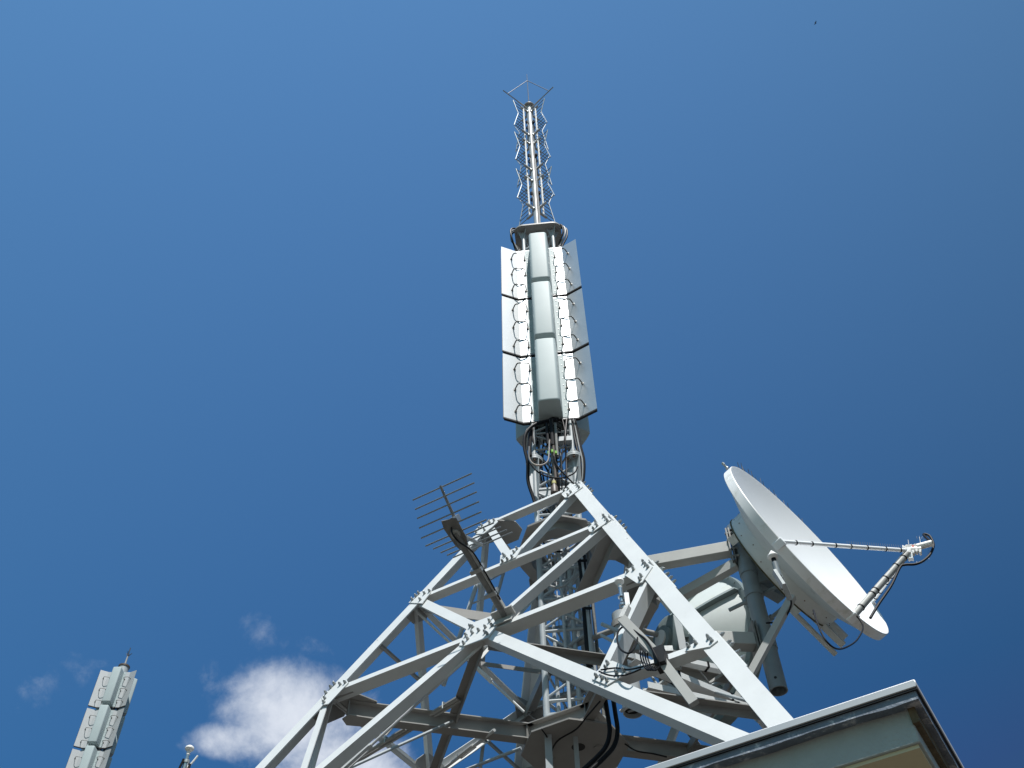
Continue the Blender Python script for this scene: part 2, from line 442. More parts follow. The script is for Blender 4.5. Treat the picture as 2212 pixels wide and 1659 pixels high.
# ---- bolts and gusset plates
def bolt_mesh():
    m = MB()
    m.lathe(V(), Z, [(0.0, 0), (0.019, 0), (0.019, 0.004), (0.0, 0.004)], 10)
    for z0, z1, r in ((0.004, 0.017, 0.0155), (0.017, 0.030, 0.015)):
        ring = [V((math.cos(math.pi / 3 * k + z0 * 30) * r, math.sin(math.pi / 3 * k + z0 * 30) * r, z0)) for k in range(6)]
        m.prism(ring, [p + Z * (z1 - z0) for p in ring])
    m.lathe(V(), Z, [(0.0, 0.025), (0.0085, 0.025), (0.0085, 0.040), (0.006, 0.042), (0.0, 0.042)], 8)
    me = bpy.data.meshes.new('bolt'); me.from_pydata(m.v, [], m.f); me.update()
    me.materials.append(MAT['bolt']); return me
BOLT = bolt_mesh()
def bolt(P, n, parent):
    o = bpy.data.objects.new('bolt', BOLT); col.objects.link(o)
    o.parent = parent; o.location = P - wloc(parent)
    o.rotation_mode = 'QUATERNION'
    o.rotation_quaternion = n.to_track_quat('Z', 'Y') @ Matrix.Rotation(random.uniform(0, 6), 4, 'Z').to_quaternion()
    return o
P0 = corner(0, 8); N0 = FN[0]
def zA(x, y): return 1243 + .1371 * x, 1091.5 + .1371 * y
def zB(x, y): return 1061 + .1371 * x, 939.9 + .1371 * y
def zC(x, y): return 970.2 + .1371 * x, 1091.5 + .1371 * y
def zD(x, y): return 515.4 + .3055 * x, 1152.1 + .3055 * y
def zE(x, y): return 1121.8 + .1371 * x, 1273.3 + .1371 * y
def zF(x, y): return 1364.4 + .1371 * x, 1364.4 + .1371 * y
G = [
 (zB, [(1180, 850), (1250, 765), (1330, 795), (1440, 765), (1450, 825), (1225, 990), (1160, 990), (1115, 940)], [(1365, 800), (1388, 830), (1345, 775), (1150, 880), (1215, 850), (1258, 905), (1215, 955)]),
 (zA, [(220, 320), (400, 205), (480, 190), (570, 235), (275, 432), (225, 425), (198, 370)], [(450, 178), (482, 215), (505, 248), (235, 305), (325, 278), (345, 328), (290, 382)]),
 (zA, [(780, 1110), (800, 1035), (1000, 935), (1090, 870), (1222, 980), (1060, 1225), (980, 1242)], [(1075, 905), (1108, 940), (1145, 980), (825, 1045), (920, 1015), (1042, 1125), (1022, 1180)]),
 (zF, [(845, 330), (860, 270), (1000, 190), (1120, 112), (1180, 60), (1365, 155), (1240, 252), (1000, 300)], [(1215, 105), (1265, 150), (1015, 195), (900, 240)]),
 (zC, [(440, 462), (550, 457), (690, 345), (775, 268), (750, 235), (600, 280), (480, 345), (385, 425)], [(430, 432), (480, 372), (520, 325), (640, 278), (712, 248), (562, 398)]),
 (zC, [(805, 935), (815, 800), (910, 740), (1060, 680), (1160, 672), (1055, 830)], [(845, 892), (922, 858), (865, 792), (882, 806), (997, 822), (1027, 748), (1072, 694)]),
 (zD, [(1205, 495), (1285, 420), (1370, 392), (1362, 420), (1300, 500)], [(1230, 472), (1256, 447), (1276, 428), (1316, 428), (1352, 412), (1286, 472)]),
 (zD, [(1562, 797), (1610, 690), (1650, 640), (1720, 615), (1820, 578), (1852, 600), (1840, 645), (1768, 742), (1602, 802)],
      [(1595, 782), (1622, 750), (1610, 724), (1655, 708), (1640, 662), (1657, 665), (1700, 690), (1747, 668), (1777, 624), (1802, 594), (1792, 654), (1745, 704), (1760, 714)]),
 (zD, [(592, 1160), (600, 1218), (640, 1210), (780, 1060), (762, 1035), (690, 1062)], [(620, 1132), (655, 1092), (680, 1068), (720, 1072), (755, 1058), (612, 1170), (606, 1198)]),
 (zE, [(1150, 1425), (1390, 1522), (1760, 1300), (1745, 1250), (1480, 1140), (1395, 1150), (1225, 1310)], [(1400, 1175), (1372, 1250), (1537, 1325), (1652, 1290), (1222, 1380), (1312, 1412), (1390, 1445)]),
]
for fz, poly, bolts in G:
    m = MB(); m.plate([at_pl(*fz(*p), P0 + N0 * 0.001, N0) for p in poly], N0, 0.011)
    gp = m.build('gusset_plate', 'white', tower, smooth=False)
    for b in bolts: bolt(at_pl(*fz(*b), P0 + N0 * 0.012, N0), N0, gp)
# bolt rows on the right-hand flange of the near leg
u3 = (corner(3, 8) - corner(0, 8)).normalized(); dleg = (corner(0, 10) - corner(0, 5)).normalized()
u3 = (u3 - dleg * u3.dot(dleg)).normalized()
for l, n in ((0, 5), (1, 5), (2, 6), (3, 5)):
    z = LV[l]
    c = corner(0, z)
    pl = MB(); pl.plate([c + u3 * 0.03 + dleg * .12, c + u3 * .28 + dleg * .05, c + u3 * .28 - dleg * .3, c + u3 * .03 - dleg * (0.11 * n)], FN[3], 0.011)
    gp = pl.build('gusset_plate', 'white', tower, smooth=False)
    for k in range(n): bolt(c + u3 * (0.06 if k > 1 else .06 + .03 * k) + dleg * (0.07 - 0.105 * k - (0.03 if k > 2 else 0)) + FN[3] * 0.012, FN[3], gp)
# gusset plates of the other three faces (seen from inside, their shade set in the grey)
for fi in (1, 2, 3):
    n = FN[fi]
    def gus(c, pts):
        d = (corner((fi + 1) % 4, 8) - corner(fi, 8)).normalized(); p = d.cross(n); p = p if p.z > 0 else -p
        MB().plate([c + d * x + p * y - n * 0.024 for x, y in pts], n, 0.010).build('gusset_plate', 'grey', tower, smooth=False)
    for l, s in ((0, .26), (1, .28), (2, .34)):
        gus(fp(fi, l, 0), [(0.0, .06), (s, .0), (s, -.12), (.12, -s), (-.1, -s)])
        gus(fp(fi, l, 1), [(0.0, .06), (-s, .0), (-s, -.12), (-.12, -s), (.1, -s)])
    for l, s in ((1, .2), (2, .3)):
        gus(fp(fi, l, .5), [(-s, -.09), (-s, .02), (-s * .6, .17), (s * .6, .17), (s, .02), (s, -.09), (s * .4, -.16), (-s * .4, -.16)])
# plan bracing at level 2 and at level 1
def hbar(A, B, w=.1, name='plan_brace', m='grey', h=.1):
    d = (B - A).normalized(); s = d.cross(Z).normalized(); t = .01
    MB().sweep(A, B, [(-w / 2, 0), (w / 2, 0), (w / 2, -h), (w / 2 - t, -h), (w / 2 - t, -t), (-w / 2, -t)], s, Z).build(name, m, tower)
for l in (2,):
    for fi in range(4):
        a, b = M[fi, l], M[(fi + 1) % 4, l]
        hbar(a.lerp(b, .03) - Z * .11, a.lerp(b, .97) - Z * .11, .09, h=.09)
for fi in range(4):
    a, b = M[fi, 'nb'], M[(fi + 1) % 4, 'na']
    hbar(a.lerp(b, .03) - Z * .08, a.lerp(b, .97) - Z * .08, .08, h=.08)
for fi in (1, 2, 3):
    for (A, B) in ((fp(fi, 1, 0).lerp(M[fi, 2], .5), fp(fi, 1, .0).lerp(fp(fi, 2, 0), .5)), (fp(fi, 1, 1).lerp(M[fi, 2], .5), fp(fi, 1, 1).lerp(fp(fi, 2, 1), .5)),
                   (fp(fi, 1, 0).lerp(M[fi, 2], .5), fp(fi, 2, .25)), (fp(fi, 1, 1).lerp(M[fi, 2], .5), fp(fi, 2, .75))):
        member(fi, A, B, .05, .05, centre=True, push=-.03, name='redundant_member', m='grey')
for fi in (1, 2):
    a, b = M[fi, 1], M[(fi + 1) % 4, 1]
    hbar(a.lerp(b, .04) - Z * .10, a.lerp(b, .96) - Z * .10, .06, h=.06)
def rodm(A, B, r, m='tube', name='sag_rod'): MB().tube([A, B], r, 8).build(name, m, tower)
for fi in range(4):
    c = V((X0, Y0, 0))
    rodm(M[fi, 'nb'] - Z * .05, M[(fi + 1) % 4, 2].lerp(M[fi, 2], .5) - Z * .18, .016)
    if fi: rodm(M[fi, 2] - Z * .15, V((X0, Y0, LV[2] - .15)).lerp(M[fi, 2], .35), .02)
C2 = V((X0, Y0, LV[2] - .2))

# top ring plate with a round opening, octagon outline
def ringplate(z, ro, ri, name, m='grey', t=.02, rot=0, sq=None):
    mb = MB(); n = 48; ctr = V((X0, Y0, z)); vo, vi = [], []
    for k in range(n):
        a = 2 * math.pi * k / n
        aa = a - rot
        if sq: # chamfered square outline
            cs, sn = abs(math.cos(aa)), abs(math.sin(aa)); rr = min(ro / max(cs, sn), ro * 1.22 / max(1e-6, (cs + sn) * .86))
        else: rr = ro
        vo.append(ctr + V((math.cos(a) * rr, math.sin(a) * rr, 0))); vi.append(ctr + V((math.cos(a) * ri, math.sin(a) * ri, 0)))
    pts = vo + vi + [p + Z * t for p in vo] + [p + Z * t for p in vi]
    f = []
    for k in range(n):
        j = (k + 1) % n
        f += [(k, j, n + j, n + k), (2 * n + k, 3 * n + k, 3 * n + j, 2 * n + j), (k, 2 * n + k, 2 * n + j, j), (n + k, n + j, 3 * n + j, 3 * n + k)]
    mb.poly(pts, f); return mb.build(name, m, tower)
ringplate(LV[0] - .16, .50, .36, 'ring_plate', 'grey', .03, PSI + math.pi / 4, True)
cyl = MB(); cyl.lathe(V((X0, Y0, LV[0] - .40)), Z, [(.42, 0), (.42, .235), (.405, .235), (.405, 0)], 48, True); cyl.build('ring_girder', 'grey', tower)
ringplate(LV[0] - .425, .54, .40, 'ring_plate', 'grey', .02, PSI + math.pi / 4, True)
for fi in range(4):                       # corner plates tying the ring to the legs
    c = corner(fi, LV[0]); ctr = V((X0, Y0, c.z))
    d = (ctr - c).normalized(); s = d.cross(Z)
    MB().plate([c + d * .06 + s * .05 - Z * .115, c + d * .06 - s * .05 - Z * .115, c + d * .12 - s * .2 - Z * .115, c + d * .34 - s * .22 - Z * .115, c + d * .46 - s * .1 - Z * .115, c + d * .46 + s * .1 - Z * .115, c + d * .34 + s * .22 - Z * .115, c + d * .12 + s * .2 - Z * .115], Z, .012).build('corner_plate', 'grey', tower, smooth=False)
    c2 = corner(fi, LV[1]); d2 = (V((X0, Y0, c2.z)) - c2).normalized()
    hbar(c2 + d2 * .1 - Z * .12, c2 + d2 * 1.25 - Z * .12, .15, name='radial_beam', h=.13)

# level-2 platform: octagon plate and the two crossing I-beams
ibz = LV[2] - .12
def ibeam(A, B, h=.19, w=.13, name='i_beam', m='grey'):
    d = (B - A).normalized(); s = d.cross(Z).normalized(); t = .012; k = .008
    sec = [(-w / 2, 0), (w / 2, 0), (w / 2, -t), (k / 2, -t), (k / 2, -h + t), (w / 2, -h + t), (w / 2, -h), (-w / 2, -h), (-w / 2, -h + t), (-k / 2, -h + t), (-k / 2, -t), (-w / 2, -t)]
    mb = MB(); ring = lambda P: [P + s * a + Z * b for a, b in sec]
    o = len(mb.v); mb.v += [tuple(p) for p in ring(A) + ring(B)]; n = 12
    mb.f += [(i, (i + 1) % n, n + (i + 1) % n, n + i) for i in range(n)]
    for off in (0, n): mb.f += [(off, off + 1, off + 2, off + 11), (off + 3, off + 4, off + 9, off + 10), (off + 5, off + 6, off + 7, off + 8)]
    return mb.build(name, m, tower, smooth=False)
cc = V((X0, Y0, ibz))
for k in range(4):
    c = corner(k, ibz); d = (c - cc).normalized()
    ibeam(cc + d * .50, c - d * .32)
    for zz, ww, e0 in ((.004, .20, .10), (-.206, .10, .26)):
        MB().plate([c - d * .60 + d.cross(Z) * .08 + Z * zz, c - d * .60 - d.cross(Z) * .08 + Z * zz, c - d * .32 - d.cross(Z) * ww + Z * zz, c - d * e0 + Z * zz, c - d * .32 + d.cross(Z) * ww + Z * zz], Z, .012).build('beam_bracket', 'grey', tower, smooth=False)
    MB().box(c - d * .31 - Z * .095, d * .006, d.cross(Z) * .08, Z * .092).build('end_plate', 'grey', tower, smooth=False)
oct_ = [cc + az(math.degrees(PSI) + 22.5 + 45 * k, .60) for k in range(8)]
MB().prism([p - Z * .225 for p in oct_], [p - Z * .205 for p in oct_]).build('octagon_plate', 'grey', tower, smooth=False)
for k in range(4):
    a = math.degrees(PSI) + 45 + 90 * k
    e1 = cc + az(a, .36); t = az(a + 90)
    ibeam(e1 - t * .42, e1 + t * .42, .185, .13, name='platform_beam')
hole = MB(); hole.lathe(cc + az(-60, .07) - Z * .228, Z, [(.0, 0), (.075, 0), (.075, .003), (.0, .003)], 24); hole.build('cable_hole_dark', 'edge', tower)  # black disc, the hole's darkness given as colour
for dx, r in ((az(-10, .26), .05), (az(150, .3), .04)):
    MB().lathe(cc + dx - Z * .24, Z, [(0, 0), (r, 0), (r, .02), (0, .02)], 20).build('cover_plate', 'grey', tower)
# tie rods with turnbuckles
def tie(A, B, r=.013, tb=.45):
    m = MB(); m.tube([A, B], r, 8)
    c = A.lerp(B, tb); d = (B - A).normalized()
    for s in (-1, 1):
        o = d.cross(Z).normalized() * (.028 * s)
        m.bar(c - d * .16 + o, c + d * .16 + o, .014, .022)
    m.bar(c - d * .18, c - d * .14, .06, .03); m.bar(c + d * .14, c + d * .18, .06, .03)
    MBp = m.build('tie_rod', 'white', tower)
tie(corner(1, LV[1] - .12) + (cc - corner(1, LV[1])).normalized() * .12, at_z(1132, 1538, ibz - .02), .016, .62)
tie(M[0, 2] - Z * .2, M[1, 2] * .25 + corner(1, LV[4]) * .75, .014, .4)
ta, tb_ = at_d(1496, 1434, 10.6), at_d(1340, 1537, 10.6)
tie(ta, tb_, .018, .53)
tie(at_z(1068, 1577, ibz - .2), M[1, 2] - Z * .1, .018, .4)
# conduit along the platform
cdt = empty('conduit_run', at_z(985, 1513, 8.0), 'brownish pair of cable conduits clipped together running down to lower left', 'conduit')
A, B = at_z(990, 1508, 8.0), at_z(720, 1668, 8.0)
d = (B - A).normalized(); s = d.cross(Z).normalized()
MB().tube([A, B], .022, 10).build('pipe', 'beam', cdt)
MB().tube([A + s * .04 - Z * .012, B + s * .04 - Z * .012], .016, 10).build('pipe', 'beam', cdt)
MB().bar(A, A.lerp(B, .5), .06, .02).build('support_strip', 'grey', cdt)
for t in (.1, .38, .55, .8):
    c = A.lerp(B, t); MB().bar(c - s * .035 + Z * .03, c + s * .07 + Z * .03, .02, .01).bar(c - s * .035 - Z * .05, c - s * .035 + Z * .03, .02, .012).build('clamp', 'galv', cdt)
# vertical hangers under the octagon
for (x, y, w) in ((1176, 1585, .075), (1238, 1590, .05)):
    a = at_z(x, y, ibz - .22); b = V((a.x, a.y, ROOF_Z))
    MB().sweep(b, a, [(0, 0), (w, 0), (w, .008), (.008, .008), (.008, w), (0, w)], V((1, 0, 0)), V((0, 1, 0))).build('hanger', 'tube', tower)


# ------------------------------------------------------------------ triangular lattice mast inside and above the tower
MN = -95.0                                 # bearing the front antenna panels face
AX = V((X0, Y0, 0))
mast = empty('tubular_lattice_mast', V((X0, Y0, ibz - .2)), 'slender grey three legged tube mast carrying the panel antennas up through the tower', 'lattice mast')
MR = 0.325
MA = [MN - 60, MN + 60, MN + 180]
def mleg(k, z): return AX + az(MA[k], MR) + Z * z
zf = 12.25                                 # flanged joint
ztopm = 18.69
for k in range(3):
    MB().tube([mleg(k, ibz), mleg(k, zf - .02)], .038, 14).build('leg', 'tube', mast)
    MB().tube([mleg(k, zf + .02), mleg(k, ztopm)], .034, 14).build('leg', 'tube', mast)
    f = MB()
    f.lathe(mleg(k, zf), Z, [(0, -.03), (.125, -.03), (.125, -.004), (.0, -.004)], 24)
    f.lathe(mleg(k, zf), Z, [(0, .004), (.125, .004), (.125, .03), (.0, .03)], 24)
    for j in range(6):
        a = j * 60
        f.plate([mleg(k, zf) + az(a, .03) + Z * .03, mleg(k, zf) + az(a, .115) + Z * .03, mleg(k, zf) + az(a, .03) + Z * .2], az(a + 90), .008)
    fo = f.build('flange_joint', 'tube', mast)
    b = MB()
    for j in range(6):
        p = mleg(k, zf) + az(j * 60 + 30, .095)
        b.lathe(p, Z, [(0, -.06), (.02, -.06), (.02, -.03), (0, -.03)], 6); b.lathe(p, Z, [(0, .03), (.02, .03), (.02, .05), (0, .05)], 6)
    b.build('bolt_ring', 'rust', fo)
    f = MB(); f.lathe(mleg(k, ibz), Z, [(0, 0), (.1, 0), (.1, .025), (0, .025)], 24)
    f.build('foot_flange', 'tube', mast)
    f = MB()
    for j in range(4):
        a = j * 90 + 20
        f.plate([mleg(k, ztopm) + az(a, .03) - Z * .28, mleg(k, ztopm) + az(a, .13) - Z * .0, mleg(k, ztopm) + az(a, .03)], az(a + 90), .008)
    f.build('top_stiffener', 'tube', mast)
def lace(z0, z1, n, r):
    dz = (z1 - z0) / n
    for i in range(n):
        za, zb_ = z0 + dz * i, z0 + dz * (i + 1)
        for k in range(3):
            j = (k + 1) % 3
            A, B = (mleg(k, za + .04), mleg(j, zb_ - .04)) if (i + k) % 2 else (mleg(j, za + .04), mleg(k, zb_ - .04))
            MB().tube([A, B], r, 8).build('diagonal_brace', 'tube', mast)
            MB().tube([mleg(k, za), mleg(j, za)], r, 8).build('horizontal_brace', 'tube', mast)
lace(ibz + .3, zf - .1, 8, .019)
for i in range(8):
    dz_ = (zf - .4 - ibz) / 8
    za, zb_ = ibz + .3 + dz_ * i, ibz + .3 + dz_ * (i + 1)
    for k in range(3):
        j = (k + 1) % 3
        A, B = (mleg(k, za + .04), mleg(j, zb_ - .04)) if (i + k) % 2 == 0 else (mleg(j, za + .04), mleg(k, zb_ - .04))
        MB().tube([A, B], .015, 8).build('diagonal_brace', 'tube', mast)
for a, r, rr in ((-150, .18, .024), (-60, .16, .03), (-100, .22, .02), (20, .2, .024), (-20, .36, .022), (150, .3, .018)):
    MB().tube([AX + az(a, r) + Z * ibz, AX + az(a, r) + Z * 10.6], rr, 10).build('riser_pipe', 'tube' if r < .3 else 'darkgalv', mast)
lace(zf + .25, 13.2, 2, .016)
lace(17.5, 18.6, 2, .016)
MB().bar(mleg(0, ibz + .06), mleg(1, ibz + .06), .11, .12).build('base_girder', 'tube', mast)
MB().bar(mleg(1, zf + .35) + az(MN, .05), mleg(1, zf + .35) + az(MN, .05) - az(MN + 90, .26), .08, .09).build('stub_arm', 'tube', mast)
# rungs and cable ladder inside the mast
lad = MB()
for s in (-.09, .09):
    lad.bar(AX + az(85, .12) + az(MN + 90, s) + Z * ibz, AX + az(85, .12) + az(MN + 90, s) + Z * 18.2, .03, .012)
for i in range(40): 
    z = ibz + .25 + .25 * i
    lad.bar(AX + az(85, .12) + az(MN + 90, -.09) + Z * z, AX + az(85, .12) + az(MN + 90, .09) + Z * z, .02, .02)
lad.build('cable_ladder', 'tube', mast)
# top platform: rounded square plate
pz = 18.72
pl = []
hw, rad = .45, .18
pr = az(MN + 90); pf = az(MN)
for (sx, sy, a0) in ((1, 1, 0), (-1, 1, 90), (-1, -1, 180), (1, -1, 270)):
    for j in range(9):
        a = R_(a0 + j * 90 / 8)
        pl.append(AX + pr * (sx * (hw - rad) + math.cos(a) * rad) + pf * (sy * (hw - rad) + math.sin(a) * rad) * .72)
plat = MB().prism([p + Z * pz for p in pl], [p + Z * (pz + .035) for p in pl]).build('platform_plate', 'grey', mast)
rim = MB().prism([AX + (p - AX) * 1.0 + Z * (pz + .0355) for p in pl], [AX + (p - AX) * .985 + Z * (pz + .05) for p in pl]); rim.build('plate_rim', 'beam', plat)
dk = MB(); dk.lathe(AX + Z * (pz - .03), Z, [(0, 0), (.17, 0), (.17, .028), (0, .028)], 32); dk.build('under_flange', 'mwgrey', mast)

# ------------------------------------------------------------------ panel antennas
PW, PH, WL, WF = .42, 1.575, .31, 27.0     # half width of back plate, height, wing length, wing fold angle
tiers = [('bottom', 13.10), ('middle', 14.76), ('top', 16.42)]
faces = [(MN, 'front'), (MN + 120, 'right'), (MN + 240, 'left')]
RP = .20
def make_panel(o, nrm, wl_=WL, detail=True, pw=PW, am='alu'):
    # local frame: x across, y outward, z up; built at world bearing nrm
    X, Yv = az(nrm + 90), az(nrm)
    base = V(o.location)
    P = lambda x, y, z: base + X * x + Yv * y + Z * z
    wx, wy = wl_ * math.cos(R_(WF)), wl_ * math.sin(R_(WF))
    prof = [(-pw - wx, wy), (-pw, 0), (pw, 0), (pw + wx, wy)]
    t = .012
    m = MB(); back = [(x, y - t) for x, y in prof]
    ring = prof + back[::-1]
    lo = [P(x, y, 0) for x, y in ring]; hi = [P(x, y, PH) for x, y in ring]
    n = len(ring); k0 = len(m.v); m.v += [tuple(p) for p in lo + hi]
    for i in range(n): m.f.append((i, (i + 1) % n, n + (i + 1) % n, n + i))
    for off in (0, n):
        for i in range(3): m.f.append((off + i, off + i + 1, off + n - 2 - i, off + n - 1 - i))
    ref = m.build('reflector', am, o, smooth=False)
    e = MB()
    for (x0, y0), (x1, y1) in zip(prof[:-1], prof[1:]):
        q = [P(x0, y0 + .002, -.028), P(x1, y1 + .002, -.028), P(x1, y1 - .045, -.028), P(x0, y0 - .045, -.028)]
        e.prism(q, [p + Z * .027 for p in q])
    if True:
        s = -1
        q = [P(s * (pw + wx + .001), wy + .002, -.02), P(s * (pw + wx + .009), wy + .002, -.02), P(s * (pw + wx + .009), wy - .02, -.02), P(s * (pw + wx + .001), wy - .02, -.02)]
        e.prism(q, [p + Z * (PH - .1) for p in q])
    e.build('edge_seal', 'edge', o, smooth=False)
    # radome: rounded trapezoid box, slightly narrower at the front
    D, wb, wf = .37, .185, .165
    m = MB(); rows = []
    def sect(z, sc, yo=0):
        pts = []
        r = .05
        for (x, y, a0) in ((wf - r, D - r, 0), (-wf + r, D - r, 90)):
            for j in range(7):
                a = R_(a0 + j * 15); pts.append((x + math.cos(a) * r, y + math.sin(a) * r + (0.012 * (1 - (x / wf) ** 2))))
        pts = [(wb, .0), (wb - .004, .1)] + pts[:7] + [(wf * .5, D + .008), (0, D + .012), (-wf * .5, D + .008)] + pts[7:] + [(-wb + .004, .1), (-wb, .0)]
        return [P(x * sc, y * (1 if sc == 1 else .5 + .5 * sc) , z) for x, y in pts]
    zz = [(.02, .955), (.03, .985), (.05, 1), (PH - .05, 1), (PH - .03, .985), (PH - .02, .955)]
    rings = [sect(z, s) for z, s in zz]; n = len(rings[0])
    for rg in rings: m.v += [tuple(p) for p in rg]
    for i in range(len(rings) - 1):
        for k in range(n):
            j = (k + 1) % n; m.f.append((i * n + k, i * n + j, (i + 1) * n + j, (i + 1) * n + k))
    m.poly(rings[0], [tuple(range(n))]); m.poly(rings[-1], [tuple(range(n))[::-1]])
    rd = m.build('radome', 'radome', o)
    if not detail: return
    for s in (-1, 1):
        fl = MB(); fl.box(P(s * (wb + .04), .004, PH / 2), X * .045, Yv * .003, Z * (PH / 2 - .02)); f_ = fl.build('radome_flange', 'radome', rd, smooth=False)
        sc = MB()
        for j in range(9): sc.lathe(P(s * (wb + .045), .007, .12 + j * (PH - .24) / 8), Yv, [(0, 0), (.009, 0), (.009, .006), (0, .006)], 8)
        sc.build('screws', 'bolt', rd)
        wn_ = (-X * s * math.sin(R_(WF)) + Yv * math.cos(R_(WF)))
        for j in range(3):
            z = .20 + j * .52
            f0 = P(s * (pw - .14), .0, z); f1 = P(s * (pw + wx * .38), wy * .38, z)
            a = f0 + Yv * .145; b = f1 + wn_ * .135
            pts = [f0, f0 + Yv * .12, f0 + Yv * .138 + (b - a).normalized() * .008, f0 + Yv * .145 + (b - a).normalized() * .03, b - (b - a).normalized() * .03, f1 + wn_ * .128 - (b - a).normalized() * .008, f1 + wn_ * .11, f1]
            r = MB().tube(pts, .0105, 8)
            r.box(f0 + Yv * .008, X * .025, Yv * .006, Z * .018); r.box(f0 + Yv * .03 - Z * .0, X * .004, Yv * .025, Z * .016)
            r.box(f1 + wn_ * .008, X * .022, Yv * .006, Z * .018)
            r.build('rung', 'darkgalv', o)
for nrm, side in faces:
    for tname, z in tiers:
        lab = {'front': {'bottom': 'lowest of the pale ribbed panel antennas facing the camera on the tall mast', 'middle': 'middle pale panel antenna facing the camera, between two others on the tall mast', 'top': 'uppermost pale panel antenna facing the camera, just under the round mast platform'},
               'right': {'bottom': 'panel antenna behind at right whose pale bottom shows under the front panels', 'middle': 'panel antenna behind at right, middle height, hidden by the front panels', 'top': 'panel antenna behind at right, highest, hidden by the front panels'},
               'left': {'bottom': 'panel antenna behind at left whose pale bottom shows under the front panels', 'middle': 'panel antenna behind at left, middle height, hidden by the front panels', 'top': 'panel antenna behind at left, highest, hidden by the front panels'}}[side][tname]
        o = empty('panel_antenna', AX + az(nrm, RP) + Z * z, lab, 'antenna', 'panel antennas on the tall mast')
        make_panel(o, nrm, WL if side == 'front' else .03, side == 'front', PW if side == 'front' else .29)
        br = MB()
        for zz_ in (.3, 1.25):
            br.bar(V(o.location) + az(nrm + 90, -.3) - az(nrm, .03) + Z * zz_, V(o.location) + az(nrm + 90, .3) - az(nrm, .03) + Z * zz_, .05, .05)
        br.build('mounting_bar', 'grey', o)
# dark underside box between the bottom panels
ub = MB(); ub.prism([AX + az(a, .30) + Z * 13.12 for a in (MN - 60, MN + 60, MN + 180)], [AX + az(a, .30) + Z * 13.15 for a in (MN - 60, MN + 60, MN + 180)]); ub.build('under_plate', 'mwgrey', mast)

# ------------------------------------------------------------------ top pole with batwing antennas
pole = empty('antenna_pole', AX + Z * (pz + .035), 'pale round pole standing on the rounded platform at the very top of the mast', 'pole')
PT = 24.95
MB().tube([AX + Z * (pz + .036), AX + Z * PT], .068, 24).build('pole_tube', 'tube', pole)
MB().lathe(AX + Z * PT, Z, [(0, 0), (.125, 0), (.135, .012), (.135, .03), (.0, .04)], 28).build('cap', 'grey', pole)
MB().lathe(AX + Z * (pz + .036), Z, [(0.07, 0), (.15, 0), (.15, .03), (.07, .03)], 28).build('base_flange', 'tube', pole)
lr = empty('lightning_rod', AX + Z * (PT + .04), 'thin lightning rod with two angled stay wires forming a diamond above the pole top', 'lightning rod')
MB().tube([AX + Z * PT, AX + Z * 27.05], [.012, .006], 8).build('spike', 'rod', lr)
for a in (-141, -44):
    A = AX + az(a, .07) + Z * (PT - .14); B = AX + az(a, .80) + Z * (PT - .14)
    MB().bar(A, AX + az(a, .36) + Z * (PT - .14), .03, .03).build('boom', 'galv', lr)
    MB().tube([AX + az(a, .34) + Z * (PT - .14), B], .013, 8).build('boom', 'galv', lr)
    MB().tube([AX + az(a, .66) + Z * (PT - .14), AX + Z * 26.62], .009, 6).build('stay_wire', 'rod', lr)
bays = [(23.30, 24.60, 'highest of the three batwing antennas on the top pole'), (21.56, 22.84, 'middle one of the three batwing antennas on the top pole'), (19.84, 21.04, 'lowest of the three batwing antennas, just above the round platform')]
for zb, zt_, lab in bays:
    o = empty('batwing_antenna', AX + Z * zb, lab, 'antenna', 'batwing antennas on the top pole')
    for a in (-141, -44, 39, 136):
        d = az(a); s = az(a + 90)
        for z in (zb, zt_):
            q = MB().bar(AX + d * .06 + Z * z, AX + d * .27 + Z * z, .045, .05)
            q.box(AX + d * .075 + Z * z, d * .01, s * .05, Z * .04)
            q.build('bracket', 'galv', o)
        m = MB(); m.tube([AX + d * .19 + Z * (zb + .02), AX + d * .19 + Z * (zt_ - .02)], .021, 10); m.build('support_tube', 'gpsw', o)
        # wing: notched outer edge with rungs, set across the end of the brackets
        zt2, zb2 = zt_ + .05, zb - .03
        edge = [(.50, zt2), (.36, zt_ - .50), (.50, zb2)]
        w = MB()
        for (r0, z0), (r1, z1) in zip(edge[:-1], edge[1:]): w.tube([AX + d * r0 + Z * z0, AX + d * r1 + Z * z1], .0115, 8)
        w.build('wing_edge', 'galv', o)
        nr = 9
        for k in range(nr):
            z = zb2 + (zt2 - zb2) * (k + .15) / (nr - .7)
            for (r0, z0), (r1, z1) in zip(edge[:-1], edge[1:]):
                if z1 - 1e-6 <= z <= z0: r = r1 + (r0 - r1) * (z - z1) / (z0 - z1)
            MB().tube([AX + d * .19 + Z * z, AX + d * r + Z * z], .0085, 6).build('wing_rung', 'elem', o)
        fd = MB(); zc = (zb + zt_) / 2
        fd.box(AX + d * .10 + Z * zc, d * .03, s * .02, Z * .05); fd.tube(spline([AX + d * .1 + Z * (zc - .04), AX + d * .09 + s * .03 + Z * (zc - .3), AX + d * .08 + Z * (zb + .02)]), .01, 6)
        fd.build('feed_cable', 'black', o)
